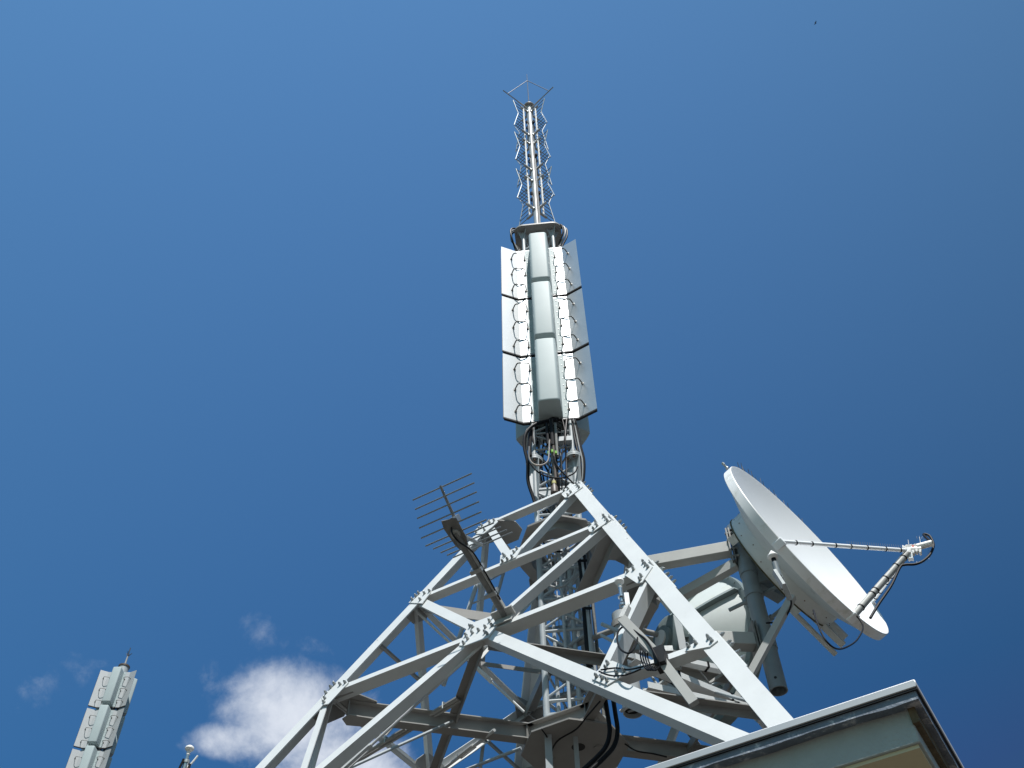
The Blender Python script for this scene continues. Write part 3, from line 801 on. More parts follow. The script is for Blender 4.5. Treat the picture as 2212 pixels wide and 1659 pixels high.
# feeder cables on the pole
def cable(pts, r, lab, m='black', group=None, cat='cable', name='coaxial_cable', n=8, k=8):
    o = MB().tube(spline(pts, k), r, n).build(name, m); tag(o, lab, cat, group); return o
d0 = az(-75)
cable([AX + az(-72, .085) + Z * 23.2, AX + az(-70, .085) + Z * 21.3, AX + az(-70, .085) + Z * 20.0, AX + az(-68, .09) + Z * 19.1, AX + az(-62, .13) + Z * 18.87, AX + az(-40, .3) + Z * 18.81, AX + az(-30, .46) + Z * 18.80], .016, 'dark feeder cable running down the front of the top pole')
cable([AX + az(-60, .09) + Z * 22.0, AX + az(-60, .09) + Z * 19.6, AX + az(-55, .13) + Z * 18.95, AX + az(-30, .35) + Z * 18.82, AX + az(-12, .44) + Z * 18.80], .016, 'pale feeder cable beside the dark one on the front of the top pole', m='greycable')
# bundles curling over the platform edge
for k, (a, rr, nm) in enumerate(((-162, .60, 'black cable loop hanging over the left edge of the round platform'), (-26, .60, 'black cable bundle hanging over the right edge of the round platform'))):
    bo = None
    for j in range(3):
        da = (j - 1) * 5
        side = -1 if k == 0 else 1
        lg = mleg(0 if k == 0 else 1, 0)
        off = az(MN + 90, side * (.045 + .03 * j)) + az(MN, -.05)
        pts = [AX + az(a + da, .24) + Z * (pz + .09), AX + az(a + da, .44) + Z * (pz + .10), AX + az(a + da, .53 + .02 * j) + Z * (pz + .0), AX + az(a + da, .53 + .02 * j) + Z * (pz - .28), lg + off * 1.5 + az(MN, .04) + Z * (pz - .58), lg + off + Z * (pz - .85), lg + off + Z * (pz - 1.2)]
        m = MB().tube(spline(pts), .018, 8)
        if bo is None:
            bo = empty('cable_bundle', pts[0], nm, 'cable', 'cables on the mast')
        m.build('cable', 'black' if j != 1 else 'greycable', bo)
    tb = MB(); 
    for z in (-.62, -.70): tb.lathe(lg + off * .9 + Z * (pz + z), Z, [(.05, 0), (.055, 0), (.055, .02), (.05, .02)], 12, True)
    tb.build('cable_tie', 'black', bo)

# cables below the panels
def P15(x, y, dd=0.0):      # a point near the mast front at reading (x, y)
    return at_y(x, y, Y0 - .22 - dd)
cable([P15(1205, 905), P15(1160, 915, .1), P15(1137, 935, .12), P15(1133, 965, .1), P15(1140, 1000, .08), P15(1141, 1040, .02), P15(1152, 1075, 0), P15(1158, 1095)], .026, 'thick black cable bundle bowing out at the left below the panels', group='cables on the mast')
cable([P15(1147, 925, .05), P15(1144, 965, .05), P15(1145, 985, .05)], .03, 'short thick black cable stub hanging beneath the front panels at left', group='cables on the mast')
cable([P15(1143, 965, .15), P15(1143, 990, .16), P15(1153, 1003, .17), P15(1170, 1005, .17), P15(1183, 997, .16), P15(1186, 980, .14), P15(1187, 950, .1)], .014, 'silvery looped cable hanging in a U under the front panels', m='cop', group='cables on the mast')
cable([P15(1143, 998, .12), P15(1160, 1018, .12), P15(1185, 1030, .12), P15(1215, 1032, .12), P15(1240, 1022, .1), P15(1248, 1008, .05)], .011, 'thin black cable swagged right across the mast below the panels', group='cables on the mast')
cable([P15(1196, 985, .14), P15(1203, 1005, .14), P15(1220, 1025, .14), P15(1240, 1046, .12)], .012, 'thin black cable slanting down right to the tower peak', group='cables on the mast')
for j, (dx, r, m_) in enumerate(((0, .018, 'black'), (5, .012, 'greycable'), (9, .018, 'black'))):
    lab = ['outer black cable bowing out at the right of the mast neck', 'pale cable between two black ones at the right of the mast neck', 'inner black cable bowing out at the right of the mast neck'][j]
    cable([P15(1236 + dx * .6, 905), P15(1240 + dx, 935), P15(1246 + dx, 965, .03), P15(1253 + dx, 995, .04), P15(1254 + dx * .8, 1030, .02), P15(1250 + dx * .6, 1060), P15(1250 + dx, 1100, -.1)], r, lab, m=m_, group='cables on the mast')
nk = random.Random(11)
nb_ = empty('neck_cable_bundle', P15(1192, 940), 'tangle of black and grey cables filling the lattice neck below the panels', 'cable', 'cables on the mast')
for k in range(24):
    x = 1148 + k * 4.1; dd = nk.uniform(-.42, .05)
    pts = [P15(x + nk.uniform(-3, 3), 905, dd), P15(x + nk.uniform(-7, 7), 945 + nk.uniform(-8, 8), dd + nk.uniform(-.05, .1)), P15(x + nk.uniform(-9, 9), 990, dd + nk.uniform(-.05, .05)), P15(x + 3 + nk.uniform(-7, 7), 1035, dd), P15(x * .7 + 365, 1085, dd - .1), P15(x * .6 + 492, 1150, dd - .15)]
    MB().tube(spline(pts), nk.choice((.009, .012, .015)), 7).build('cable', nk.choice(('black', 'black', 'black', 'greycable')), nb_)
for k in range(6):
    c = V((X0, Y0, 12.75 + .09 * k)) + az(MN + 20, .1)
    MB().tube([c + az(a, .13 + .02 * (k % 2)) + Z * (.03 * math.sin(R_(a * 2))) for a in range(0, 330, 22)], .010, 6).build('coil', 'black', nb_)
for k in range(3):
    p = mleg(k, zf)
    for a in (MA[k] + 90, MA[k] - 20, MA[k] + 200):
        MB().plate([p + az(a, .03) - Z * .03, p + az(a, .125) - Z * .03, p + az(a, .10) - Z * .55, p + az(a, .03) - Z * .75], az(a + 90), .012).build('adapter_plate', 'tube', mast)
    q = (k + 1) % 3
    MB().bar(mleg(k, zf - .62), mleg(q, zf - .62), .015, .16).build('adapter_web', 'tube', mast)
# connectors hanging in the middle
cn = empty('cable_connector', P15(1190, 930), 'cluster of dark cable connectors with green tape hanging under the panels', 'connector')
for (x, y0, y1, r, m_) in ((1181, 915, 960, .022, 'black'), (1190, 905, 962, .03, 'black'), (1199, 915, 985, .022, 'darkgalv'), (1195, 960, 1035, .02, 'brown'), (1186, 950, 975, .016, 'black'), (1203, 955, 990, .016, 'black')):
    a, b = P15(x, y0, .1), P15(x + 2, y1, .1); b.x = a.x + .0; MB().tube([a, b], r, 10).build('connector', m_, cn)
for (x, y) in ((1193, 977), (1201, 980), (1185, 981)):
    a = P15(x, y, .125); MB().tube([a, a + Z * .05], .017, 10).build('green_tape', 'green', cn)
a = P15(1196, 1035, .1); MB().lathe(a, -Z, [(.02, 0), (.028, .05), (.028, .12), (.05, .16), (.055, .28), (.04, .30), (0, .3)], 16).build('bell_end', 'brown', cn)
MB().tube([a - Z * .05, a - Z * .1], .031, 12).build('yellow_band', 'yellow', cn)

# long black feeders running down the inside of the tower
fb = empty('feeder_bundle', at_y(1258, 1200, Y0 - .35), 'pair of thick black feeder cables strapped to a grey tube inside the tower', 'cable')
def Pf(x, y): return at_y(x, y, Y0 - .36)
for pts, r, m_ in (([(1243, 1185), (1250, 1200), (1256, 1235), (1261, 1300), (1267, 1380), (1272, 1440)], .03, 'black'), ([(1262, 1200), (1264, 1235), (1269, 1300), (1274, 1370), (1277, 1440)], .022, 'black'), ([(1255, 1205), (1262, 1260), (1271, 1350), (1277, 1420)], .03, 'tube')):
    MB().tube(spline([Pf(*p) for p in pts]), r, 10).build('cable' if m_ == 'black' else 'riser_tube', m_, fb)
for y in (1218, 1321):
    c = Pf(1254 + (y - 1200) * .1, y); MB().bar(c - V((.05, .06, 0)), c + V((.07, -.06, 0)), .016, .03).build('strap', 'black', fb)
hb = empty('feeder_bundle', at_z(1320, 1520, ibz), 'two thick black hoses sweeping down past the octagonal platform', 'cable')
for dx in (-3, 14):
    MB().tube(spline([at_y(x + dx, y, Y0 - .75) for x, y in ((1308, 1495), (1315, 1540), (1320, 1580), (1312, 1612), (1288, 1640), (1262, 1664), (1240, 1690))]), .024, 10).build('cable', 'black', hb)
for lab, pts, r in (('thin dark cable trailing diagonally across the underside of the octagonal platform', [(1296, 1515), (1270, 1545), (1245, 1575), (1205, 1600), (1190, 1630), (1190, 1665)], .009), ('thin dark cable dropping beside the left hanger of the octagonal platform', [(1170, 1575), (1183, 1595), (1189, 1625), (1192, 1668)], .008)):
    cable([at_z(x, y, ibz - .26) for x, y in pts], r, lab)
cable([at_z(x, y, ibz - .23) for x, y in ((1350, 1607), (1375, 1622), (1410, 1628), (1440, 1635))], .009, 'thin black cable sagging below the right beam of the octagonal platform')
# grey hose loops inside the mast
cable([at_y(x, y, Y0 - .3) for x, y in ((1183, 1262), (1195, 1268), (1212, 1268), (1228, 1258), (1238, 1245), (1244, 1225))], .014, 'pale hose hanging in a curve inside the upper tower', m='greycable')
cable([at_y(x, y, Y0 - .2) for x, y in ((1181, 1178), (1188, 1195), (1200, 1200), (1216, 1195), (1224, 1180))], .012, 'small pale hose loop near the ring girder', m='greycable')
cable([at_y(x, y, Y0 - .3) for x, y in ((1170, 1165), (1180, 1180), (1195, 1190), (1215, 1192))], .012, 'black cable arc slung under the ring girder')

# ------------------------------------------------------------------ corner-reflector antenna on its arm (left)
hd = (corner(1, 8) - corner(0, 8)); hd.z = 0; hd.normalize()       # rods run parallel to the front face
kd = N0
ar = empty('rod_antenna', at_pl(1090, 1335, P0, N0), 'rod antenna with ten thin bars on a dark arm left of the tower', 'antenna')
PB = at_pl(1090, 1330, P0 + N0 * .03, N0)
PQ = lambda x, y: at_pl(x, y, PB, hd)
A, B = PQ(1086, 1322), PQ(996, 1172)
d = (B - A).normalized()
MB().tube([A - d * .05, B + d * .12], .038, 16).build('support_arm', 'darkgalv', ar)
MB().bar(A + hd * -.043, B.lerp(A, .05) + hd * -.043, .014, .05).build('arm_channel', 'beam', ar)
for t in (.28, .62):
    c = A.lerp(B, t); q = MB(); q.box(c, hd * .065, d * .02, d.cross(hd) * .055); q.build('clamp', 'galv', ar)
q = MB(); n_ = hd.cross(d).normalized()
bp = [PQ(*zC(-75, 330)), PQ(*zC(80, 270)), PQ(*zC(205, 440)), PQ(*zC(200, 560)), PQ(*zC(130, 590)), PQ(*zC(-20, 540))]
# plate faces the camera side: lay it in the plane of rods and arm
pc = PQ(985, 1152)
q = MB(); q.plate([pc + hd * x + d * y for x, y in ((-.09, .15), (.065, .18), (.085, .09), (.07, -.12), (.04, -.19), (-.04, -.19), (-.08, -.08))], n_ * (-1 if n_.dot(pc - CAM) > 0 else 1), .012)
q.build('mounting_plate', 'darkgalv', ar, smooth=False)
MB().lathe(pc + n_ * (-.02 if n_.dot(pc - CAM) > 0 else .02), n_, [(0, -.01), (.05, -.01), (.05, .012), (0, .012)], 20).build('disc', 'beam', ar)
armA = [PQ(986, 1128), PQ(951, 1049)]
armB = [PQ(999, 1156), PQ(1040, 1177)]
MB().tube(armA, [.019, .013], 10).build('reflector_spine', 'elem', ar)
MB().tube(armB, .02, 10).build('reflector_spine', 'galv', ar)
MB().bar(PQ(977, 1126), PQ(990, 1118), .05, .07).build('feed_block', 'galv', ar)
for i in range(5):
    xs = [((150, 748), (615, 515)), ((170, 822), (635, 587)), ((185, 893), (655, 660)), ((202, 968), (672, 737)), ((217, 1048), (690, 818))][i]
    x0, y0 = 848.9 + .2741 * xs[0][0], 879.2 + .2741 * xs[0][1]; x1, y1 = 848.9 + .2741 * xs[1][0], 879.2 + .2741 * xs[1][1]
    c = PQ((x0 + x1) / 2 + .9, (y0 + y1) / 2 - .5)
    MB().tube([c - hd * .355, c + hd * .355], .0078, 8).build('rod', 'elem', ar)
for i in range(5):
    xs = [((255, 1105), (735, 880)), ((308, 1128), (800, 905)), ((355, 1150), (865, 945)), ((402, 1168), (915, 970)), ((450, 1186), (960, 990))][i]
    x0, y0 = 848.9 + .2741 * xs[0][0], 879.2 + .2741 * xs[0][1]; x1, y1 = 848.9 + .2741 * xs[1][0], 879.2 + .2741 * xs[1][1]
    c = PQ((x0 + x1) / 2, (y0 + y1) / 2)
    MB().tube([c - hd * .36, c + hd * .36], .0078, 8).build('rod', 'elem', ar)
# seat bracket on the node
q = MB(); c = PB; q.box(c + N0 * .03, hd * .12, N0 * .05, (N0.cross(hd)) * .012); q.box(c - Z * .05 + N0 * .012, hd * .10, N0 * .006, N0.cross(hd) * .07); q.build('seat_bracket', 'beam', ar, smooth=False)
cable([PQ(975, 1140) + n_ * 0, PQ(974, 1155) - hd * .02, PQ(983, 1175) - hd * .05, PQ(1005, 1192) - hd * .06, PQ(1022, 1215) - hd * .06, PQ(1045, 1255) - hd * .06, PQ(1070, 1300) - hd * .06], .009, 'black lead drooping from the rod antenna plate along its arm')

# ------------------------------------------------------------------ big white dish
DC = at_d(1745.5, 1180.8, 11.3)
_vd = (DC - CAM).normalized()
_v = (_R * .75 + _U * .66); _v = (_v - _vd * _v.dot(_vd)).normalized()
DN = (_v * math.cos(R_(7.6)) - _vd * math.sin(R_(7.6))).normalized()      # about 45 degrees east of the view, 13 degrees up
DRAD = 1.2
vd = (DC - CAM).normalized()
dm = DN.cross(vd).normalized()
if dm.z > 0: dm = -dm
dw = DN.cross(dm)
if dw.dot(CAM - DC) < 0: dw = -dw        # dw points to the camera side
dish = empty('satellite_dish', DC - DN * .6, 'big white satellite dish tilted up to the right of the tower', 'satellite dish')
dep = .30
prof = [(DRAD * k / 16, dep * (k / 16) ** 2 - dep) for k in range(17)]
MB().lathe(DC, DN, prof, 96).build('reflector', 'dish', dish)
MB().lathe(DC, DN, [(DRAD, 0), (DRAD + .012, .004), (DRAD + .018, -.004), (DRAD + .018, -.10), (DRAD + .008, -.108), (DRAD - .02, -.108)], 96).build('rim', 'rim', dish)
MB().lathe(DC, DN, [(DRAD - .021, -.108), (.80, -.26), (.775, -.262)], 80).build('back_shell', 'dishback', dish)
MB().lathe(DC, DN, [(.77, -.2), (.77, -.43), (.76, -.44), (.0, -.44)], 80).build('back_drum', 'dishback', dish)
MB().lathe(DC, DN, [(.772, -.425), (.779, -.425), (.779, -.44), (.745, -.445), (.74, -.441)], 80).build('mossy_edge', 'moss', dish)
bb = MB()
for a in range(0, 360, 15):
    p = DC + (dm * math.cos(R_(a)) + dw * math.sin(R_(a))) * .772 - DN * (.33 + .05 * ((a // 15) % 2)); r = (p - DC); r = (r - DN * r.dot(DN)).normalized()
    bb.lathe(p, r, [(0, 0), (.007, 0), (.007, .005), (0, .005)], 8)
bb.build('drum_screws', 'rust', dish)
ds = MB()
for k in range(12):
    for s in (1,):
        p = DC + dm * (-.1 + .1 * k) + dw * (.62 - .02 * k)
        rr = (p - DC).length
        if rr < 1.1: ds.lathe(p + DN * (dep * (rr / DRAD) ** 2 - dep + .002), DN, [(0, 0), (.008, 0), (.008, .004), (0, .004)], 6)
ds.build('rivets', 'rust', dish)
MB().lathe(DC - dm * (DRAD + .03) - DN * .06, -dm, [(.02, 0), (.022, .02), (.014, .03), (.012, .07), (.02, .075), (.012, .1), (0, .1)], 10).build('lifting_eye', 'galv', dish)
FP = DC + DN * .775 + dm * .725
def dpt(u, w, h=0): return DC + dm * u + dw * w + DN * h
def onrim(x, y, inner=1.0):
    P = at_pl(x, y, DC, DN); r = P - DC; r = r - DN * r.dot(DN); return DC + r.normalized() * DRAD * inner
E1 = dpt(-.20, 1.18); E2 = at_pl(1861, 1346, DC, DN); E2 = DC + (E2 - DC).normalized() * DRAD; E3 = dpt(.93, -.78)
for E, r in ((E1, .022), (E2, .036), (E3, .026)):
    d = (FP - E).normalized()
    st = MB().tube([E - d * .02, FP - d * .06], r, 14).build('feed_strut', 'dish' if r != .036 else 'beam', dish)
    for t in ([.1, .22, .4, .52, .65, .8, .92] if r != .036 else [.1, .3, .36, .54, .74, .88]):
        MB().tube([E.lerp(FP, t) - d * .006, E.lerp(FP, t) + d * .006], r + .005, 14).build('cable_tie', 'black', st)
    c = E - d * .0
    MB().box(c - DN * .04, (c - DC).normalized() * .035, (c - DC).normalized().cross(DN) * .045, DN * .06).build('strut_foot', 'dish', dish, bevel=.008)
# bird spikes on the upper rim
sp = MB()
for k in range(22):
    a = R_(-158 + k * 3.0)
    r = dm * math.cos(a) + dw * math.sin(a)
    p = DC + r * DRAD
    sp.tube([p - DN * .05 + r * .01, p - DN * .05 + r * .03 + Z * .19 + DN * .02 * math.sin(k * 1.7)], .0036, 5)
sp.build('bird_spike_strip', 'rod', dish)
sp = MB(); d = (FP - E1).normalized()
for k in range(26):
    p = E1.lerp(FP, .5 + .45 * k / 25); sp.tube([p, p + Z * .075 + d * .01], .002, 4)
sp.build('bird_spike_strip', 'rod', dish)
# feed assembly
fd = (DC - dm * .0 + DN * -.25 - FP).normalized()
fa = MB(); fa.lathe(FP - fd * .02, fd, [(0, -.06), (.04, -.06), (.043, .0), (.03, .01), (.026, .04), (.06, .07), (.068, .085), (.05, .09), (0, .08)], 24)
feed = fa.build('feed_horn', 'gpsw', dish)
fx = -fd
MB().tube([FP + fx * .04, FP + fx * .12], .035, 16).build('receiver_neck', 'gpsw', feed)
up = (Z - fx * fx.z).normalized(); sd_ = fx.cross(up)
for k in range(4): MB().lathe(FP + fx * (-.02 + .04 * k) + up * .035, up, [(0, 0), (.02, 0), (.025, .015), (.025, .03), (.015, .04), (0, .04)], 12).build('tuning_cap', 'gpsw', feed)
for k in range(4): MB().box(FP + fx * (.0 + .035 * k) - up * (.04 + .012 * (k % 2)) + sd_ * .02, fx * .012, up * .02, sd_ * .03).build('filter_block', 'gpsw', feed, bevel=.004)
MB().tube([FP + fx * .08 + up * .04, FP + fx * .235 + up * .075], .036, 16).build('receiver_tube', 'gpsw', feed)
MB().box(FP + fx * .04 + up * .025, fx * .01, up * .015, sd_ * .04).build('red_tape', 'red', feed)
MB().tube([FP + fx * .0 + up * .06, FP + fx * .0 + up * .15], .003, 5).build('pin', 'gpsw', feed)
MB().tube([FP + fx * .12 + up * .08, FP + fx * .12 + up * .17], .003, 5).build('pin', 'gpsw', feed)
MB().bar(FP - up * .12, FP + up * .03, .055, .055).build('feed_clamp', 'dish', feed)
def PD(x, y): return at_pl(x, y, FP, V((0.1, 1, -.3)).normalized())
cable([FP + fx * .235 + up * .075, PD(1995, 1155), PD(2007, 1157), PD(2015, 1170), PD(2016, 1182), PD(2008, 1199), PD(1992, 1213), PD(1975, 1219), PD(1955, 1220), PD(1944, 1226), PD(1925, 1265), PD(1898, 1305), PD(1880, 1335)], .014, 'black spiked cable looping out from the dish feed at far right')
b = MB()
for k in range(18):
    t = k / 17; a = R_(-100 + 200 * t)
    p = PD(1985 + 30 * math.cos(a), 1188 - 30 * math.sin(-a) * 1.0)
    b.tube([p, p + (PD(1985, 1188) - p).normalized() * .05], .002, 4)
tag(b.build('bird_spike_strip', 'rod'), 'fringe of fine bird spikes inside the black cable loop at the dish feed', 'bird spikes')
cable([at_pl(1757, 1318, DC, DN), at_pl(1768, 1352, DC, DN), at_pl(1785, 1385, DC, DN), at_pl(1810, 1402, DC, DN), at_pl(1838, 1393, DC, DN), at_pl(1855, 1377, DC, DN), at_pl(1864, 1352, DC, DN), E2], .008, 'thin dark cable hanging in a loop beneath the big white dish')
# bracket frame under the dish
for w_ in (.30, -.25):
    A, B = dpt(.28, w_, -.46), dpt(1.0, w_ * .8, -.42)
    MB().bar(A, B, .08, .07, DN).build('mount_channel', 'dishback', dish)
MB().bar(dpt(.40, .5, -.50), dpt(.40, -.4, -.50), .10, .09, DN).build('mount_beam', 'dishback', dish)
MB().tube([dpt(.38, .42, -.55), dpt(1.02, .25, -.55)], .03, 12).build('mount_tube', 'dishback', dish)
MB().bar(dpt(-.58, .3, -.44), dpt(-.58, .3, -.56), .14, .10, dm).build('pivot_lug', 'dishback', dish)

# ------------------------------------------------------------------ post and beams that hold the dish
PS = at_d(1612, 1220, 11.25)
sup = empty('dish_support_frame', V((PS.x, PS.y, 7.2)), 'slate grey round post with side beams holding the big dish', 'support frame')
PZ1 = PS.z + .42
def zat(px_y):
    lo, hi = 5, 12
    for _ in range(50):
        m = (lo + hi) / 2
        q = V((PS.x, PS.y, m)) - CAM; y = 829.5 - F_PX * q.dot(_U) / q.dot(_F)
        if y > px_y: lo = m
        else: hi = m
    return lo
PZ0 = zat(1493)
m = MB(); m.lathe(V((PS.x, PS.y, PZ0)), Z, [(.0, .12), (.078, .12), (.078, 0), (.09, 0), (.09, PZ1 - PZ0), (0, PZ1 - PZ0)], 32); m.build('post', 'post', sup)
for zz_ in (1236, 1283, 1395):
    MB().lathe(V((PS.x, PS.y, zat(zz_))), Z, [(.09, -.05), (.1, -.05), (.1, .05), (.09, .05)], 32, True).build('sleeve', 'post', sup)
hl = MB(); c = V((PS.x, PS.y, PZ0 + .1)); t = (CAM - c); t.z = 0; t.normalize()
MB().lathe(c + t * .088, t, [(0, 0), (.015, 0), (.015, .004), (0, .004)], 12).build('drain_hole_dark', 'edge', sup)  # black disc painted for the shade inside the drain opening
zu = zat(1182); zlw = zat(1388); zm_ = zat(1205)
top = V((PS.x, PS.y, zu))
LU = at_z(1398, 1219, zu)
MB().bar(top - (top - LU).normalized() * .13, LU, .13, .15).build('upper_beam', 'beam', sup, bevel=.006)
pl_ = MB(); dd = (top - LU).normalized(); ss = dd.cross(Z)
for k in (.13, .10): pl_.box(top - dd * k, dd * .008, ss * .10, Z * .24)
pl_.build('flange_plate', 'darkgalv', sup, smooth=False)
bb = MB()
for a in (-.17, -.06, .06, .17):
    for s in (-1, 1): bb.lathe(top - dd * .15 + ss * .075 * s + Z * a, dd, [(0, 0), (.016, 0), (.016, .10), (0, .10)], 6)
bb.build('flange_bolts', 'bolt', sup)
MB().tube([top - dd * .02 + Z * .22, top - dd * .02 + Z * .30], .105, 24).build('post_cap', 'galv', sup)
LL = at_z(1575, 1385, zlw); low = V((PS.x, PS.y, zlw))
dd2 = (low - LL).normalized()
MB().bar(low - dd2 * .13, LL - dd2 * .4, .14, .15).build('lower_beam', 'beam', sup, bevel=.006)
pl_ = MB(); ss2 = dd2.cross(Z)
for k in (.13, .10): pl_.box(low - dd2 * k, dd2 * .008, ss2 * .10, Z * .2)
pl_.build('flange_plate', 'darkgalv', sup, smooth=False)
MB().bar(at_d(1452, 1297, 11.5), V((PS.x, PS.y, zat(1215))) - dd * .1, .10, .11).build('diagonal_beam', 'beam', sup)
hub = DC - DN * .5
MB().bar(V((PS.x, PS.y, zat(1250))), V((hub.x, hub.y, zat(1262))), .12, .12).build('dish_arm', 'post', sup)
MB().prism([V((PS.x, PS.y, z)) + V((dx, -.03, 0)) for dx, z in ((.07, zat(1170)), (.19, zat(1185)), (.26, zat(1252)), (.07, zat(1262)))], [V((PS.x, PS.y, z)) + V((dx, .05, 0)) for dx, z in ((.07, zat(1170)), (.19, zat(1185)), (.26, zat(1252)), (.07, zat(1262)))]).build('dish_hinge', 'post', sup)
for (x0, y0, x1, y1) in ((1575, 1318, 1690, 1262), (1632, 1362, 1705, 1302)):
    dep_ = 11.0
    MB().tube([at_d(x0, y0, 11.1), at_d(x1, y1, 10.9)], .022, 10).tube([at_d(x0 + (x1 - x0) * .3, y0 + (y1 - y0) * .3, 11.08), at_d(x0 + (x1 - x0) * .48, y0 + (y1 - y0) * .48, 11.0)], .036, 10).build('adjuster_rod', 'post', sup)
MB().bar(at_d(1712, 1288, 10.2), at_d(1588, 1520, 9.6), .07, .07).build('strut', 'beam', sup)
cable([at_d(1684, 1255, 9.8), at_d(1703, 1285, 9.9), at_d(1709, 1305, 10.0), at_d(1698, 1330, 10.1), at_d(1678, 1343, 10.15), at_d(1655, 1346, 10.2)], .009, 'black lead curving from the small cone antenna back to the dish strut')

# ------------------------------------------------------------------ microwave dish seen from behind
MC = at_d(1524, 1410, 12.0)
mb_ = az(-152)                              # the way its back points
mwd = empty('microwave_dish', MC, 'pale green drum backed microwave dish facing away behind the near tower leg', 'microwave dish')
MRAD = .92
pr_ = [(0.13, .50)]
for k in range(15):
    a = k / 14; r = .13 + (MRAD - .06 - .13) * a
    pr_.append((r, .50 * (1 - a ** 1.35) + .02))
MB().lathe(MC, mb_, pr_, 80).build('back_shell', 'mw', mwd)
MB().lathe(MC, mb_, [(MRAD - .08, .02), (MRAD - .02, .035), (MRAD + .03, .03), (MRAD + .03, -.05), (MRAD, -.055), (MRAD, -.16), (MRAD - .02, -.16), (MRAD - .02, -.0)], 80).build('rim_shroud', 'mwgrey', mwd)
rb = MB()
u_ = mb_.cross(Z).normalized(); w_ = mb_.cross(u_)
for k in range(8):
    a = R_(22.5 + 45 * k); rd_ = u_ * math.cos(a) + w_ * math.sin(a); sd2 = rd_.cross(mb_)
    prev = None; pts = []
    for j in range(9):
        t = j / 8; r = .13 + (MRAD - .03 - .13) * t
        pts.append(MC + rd_ * r + mb_ * (.50 * (1 - t ** 1.35) + .085))
    low_ = [p - mb_ * .10 for p in pts]
    q = MB()
    for j in range(8):
        q.prism([pts[j] - sd2 * .016, pts[j] + sd2 * .016, low_[j] + sd2 * .016, low_[j] - sd2 * .016], [pts[j + 1] - sd2 * .016, pts[j + 1] + sd2 * .016, low_[j + 1] + sd2 * .016, low_[j + 1] - sd2 * .016])
    q.build('rib', 'mwgrey', mwd)
MB().lathe(MC, mb_, [(.30, .42), (.30, .56), (.28, .57), (.16, .575), (.16, .62), (0, .63)], 48).build('hub', 'mwgrey', mwd)
MB().lathe(MC + mb_ * .62, mb_, [(0, .0), (.10, .0), (.10, .025), (0, .025)], 24).build('feed_cover', 'gpsw', mwd)
rv = MB()
for k in range(36):
    a = R_(10 * k); p = MC + (u_ * math.cos(a) + w_ * math.sin(a)) * (MRAD - .0) + mb_ * .033
    rv.lathe(p, mb_, [(0, 0), (.014, 0), (.014, .01), (0, .01)], 8)
rv.build('rim_bolts', 'mwgrey', mwd)
pe = MC + Z * (MRAD + .03)
MB().tube([pe, pe + Z * .07], .012, 8).lathe(pe + Z * .09, u_, [(.02, -.012), (.034, -.012), (.034, .012), (.02, .012)], 14, True).build('lifting_eye', 'galv', mwd)
# its mounting post left of it
MPp = at_d(1368, 1540, 10.9)
mp_ = empty('antenna_post', V(MPp), 'wide grey steel post with an open black lower end under the microwave dish', 'post')
zt3 = MPp.z + 1.32
m = MB(); m.lathe(MPp, Z, [(0, .1), (.10, .1), (.10, 0), (.112, 0), (.112, zt3 - MPp.z), (0, zt3 - MPp.z)], 32); m.build('post_tube', 'tube', mp_)
MB().lathe(MPp + Z * .05, Z, [(0, 0), (.099, 0), (.099, .01), (0, .01)], 32).build('inner_shade_disc', 'edge', mp_)  # black disc holds the shade inside the open post end
for zz_ in (.5, 1.15):
    MB().lathe(MPp + Z * zz_, Z, [(.112, -.04), (.13, -.04), (.13, .04), (.112, .04)], 28, True).build('clamp', 'grey', mp_)
    MB().tube([MPp + Z * zz_, MC + mb_ * .40 + Z * (zz_ * .5 - .5)], .035, 12).build('mount_arm', 'grey', mp_)
    MB().tube([MPp + Z * zz_, MPp + Z * zz_ + az(150, .9)], .035, 12).build('tower_arm', 'grey', mp_)

# ------------------------------------------------------------------ small GPS style antennas
def gps(name, base_pts, head, r, lab, lean=Z, cone=False, lead=None, black=False):
    o = empty(name, head, lab, 'antenna', 'small mushroom antennas')
    ax = lean.normalized()
    if cone: prof_ = [(0, .0), (r * .5, .0), (r * .9, r * .25), (r, r * .45), (r * .96, r * .6), (r * .1, r * 1.9), (0, r * 1.95)]
    else: prof_ = [(0, 0), (r * .55, 0), (r * .8, r * .3), (r, r * .55), (r, r * .8), (r * .9, r * 1.0), (r * .6, r * 1.25), (r * .25, r * 1.35), (0, r * 1.37)]
    MB().lathe(head, ax, prof_, 32).build('radome', 'gpsw', o)
    MB().tube([head, head - ax * r * .9], r * .42, 16).build('collar', 'black' if black else 'gpsw', o)
    MB().tube([head - ax * r * .9, head - ax * r * 4.6], r * .38, 18).build('mast_tube', 'chrome', o)
    return o
H1 = at_pl(1338.5, 1262, P0 + N0 * .30, N0)
g1 = gps('gps_antenna', None, H1, .043, 'white mushroom antenna on a bent bracket in front of the near tower leg')
s1 = at_pl(1344, 1338, P0 + N0 * .26, N0); s2 = at_pl(1428, 1424, P0 + N0 * .05, N0)
b0 = H1 - Z * .19
MB().box(b0 + V((.045, 0, 0)), V((.02, 0, 0)), V((0, .02, 0)), Z * .08).build('clamp_block', 'galv', g1)
for z_ in (.05, -.04): MB().lathe(b0 + Z * z_, Z, [(.018, -.008), (.03, -.008), (.03, .008), (.018, .008)], 16, True).build('u_bolt', 'chrome', g1)
MB().bar(b0 + V((.045, 0, -.06)), s1, .045, .05).build('bracket_post', 'beam', g1)
MB().bar(s1, s2, .075, .06, N0).build('bracket_arm', 'beam', g1)
MB().box(s2 + N0 * .0, hd * .045, N0 * .05, Z * .075).build('bracket_foot', 'edge', g1)
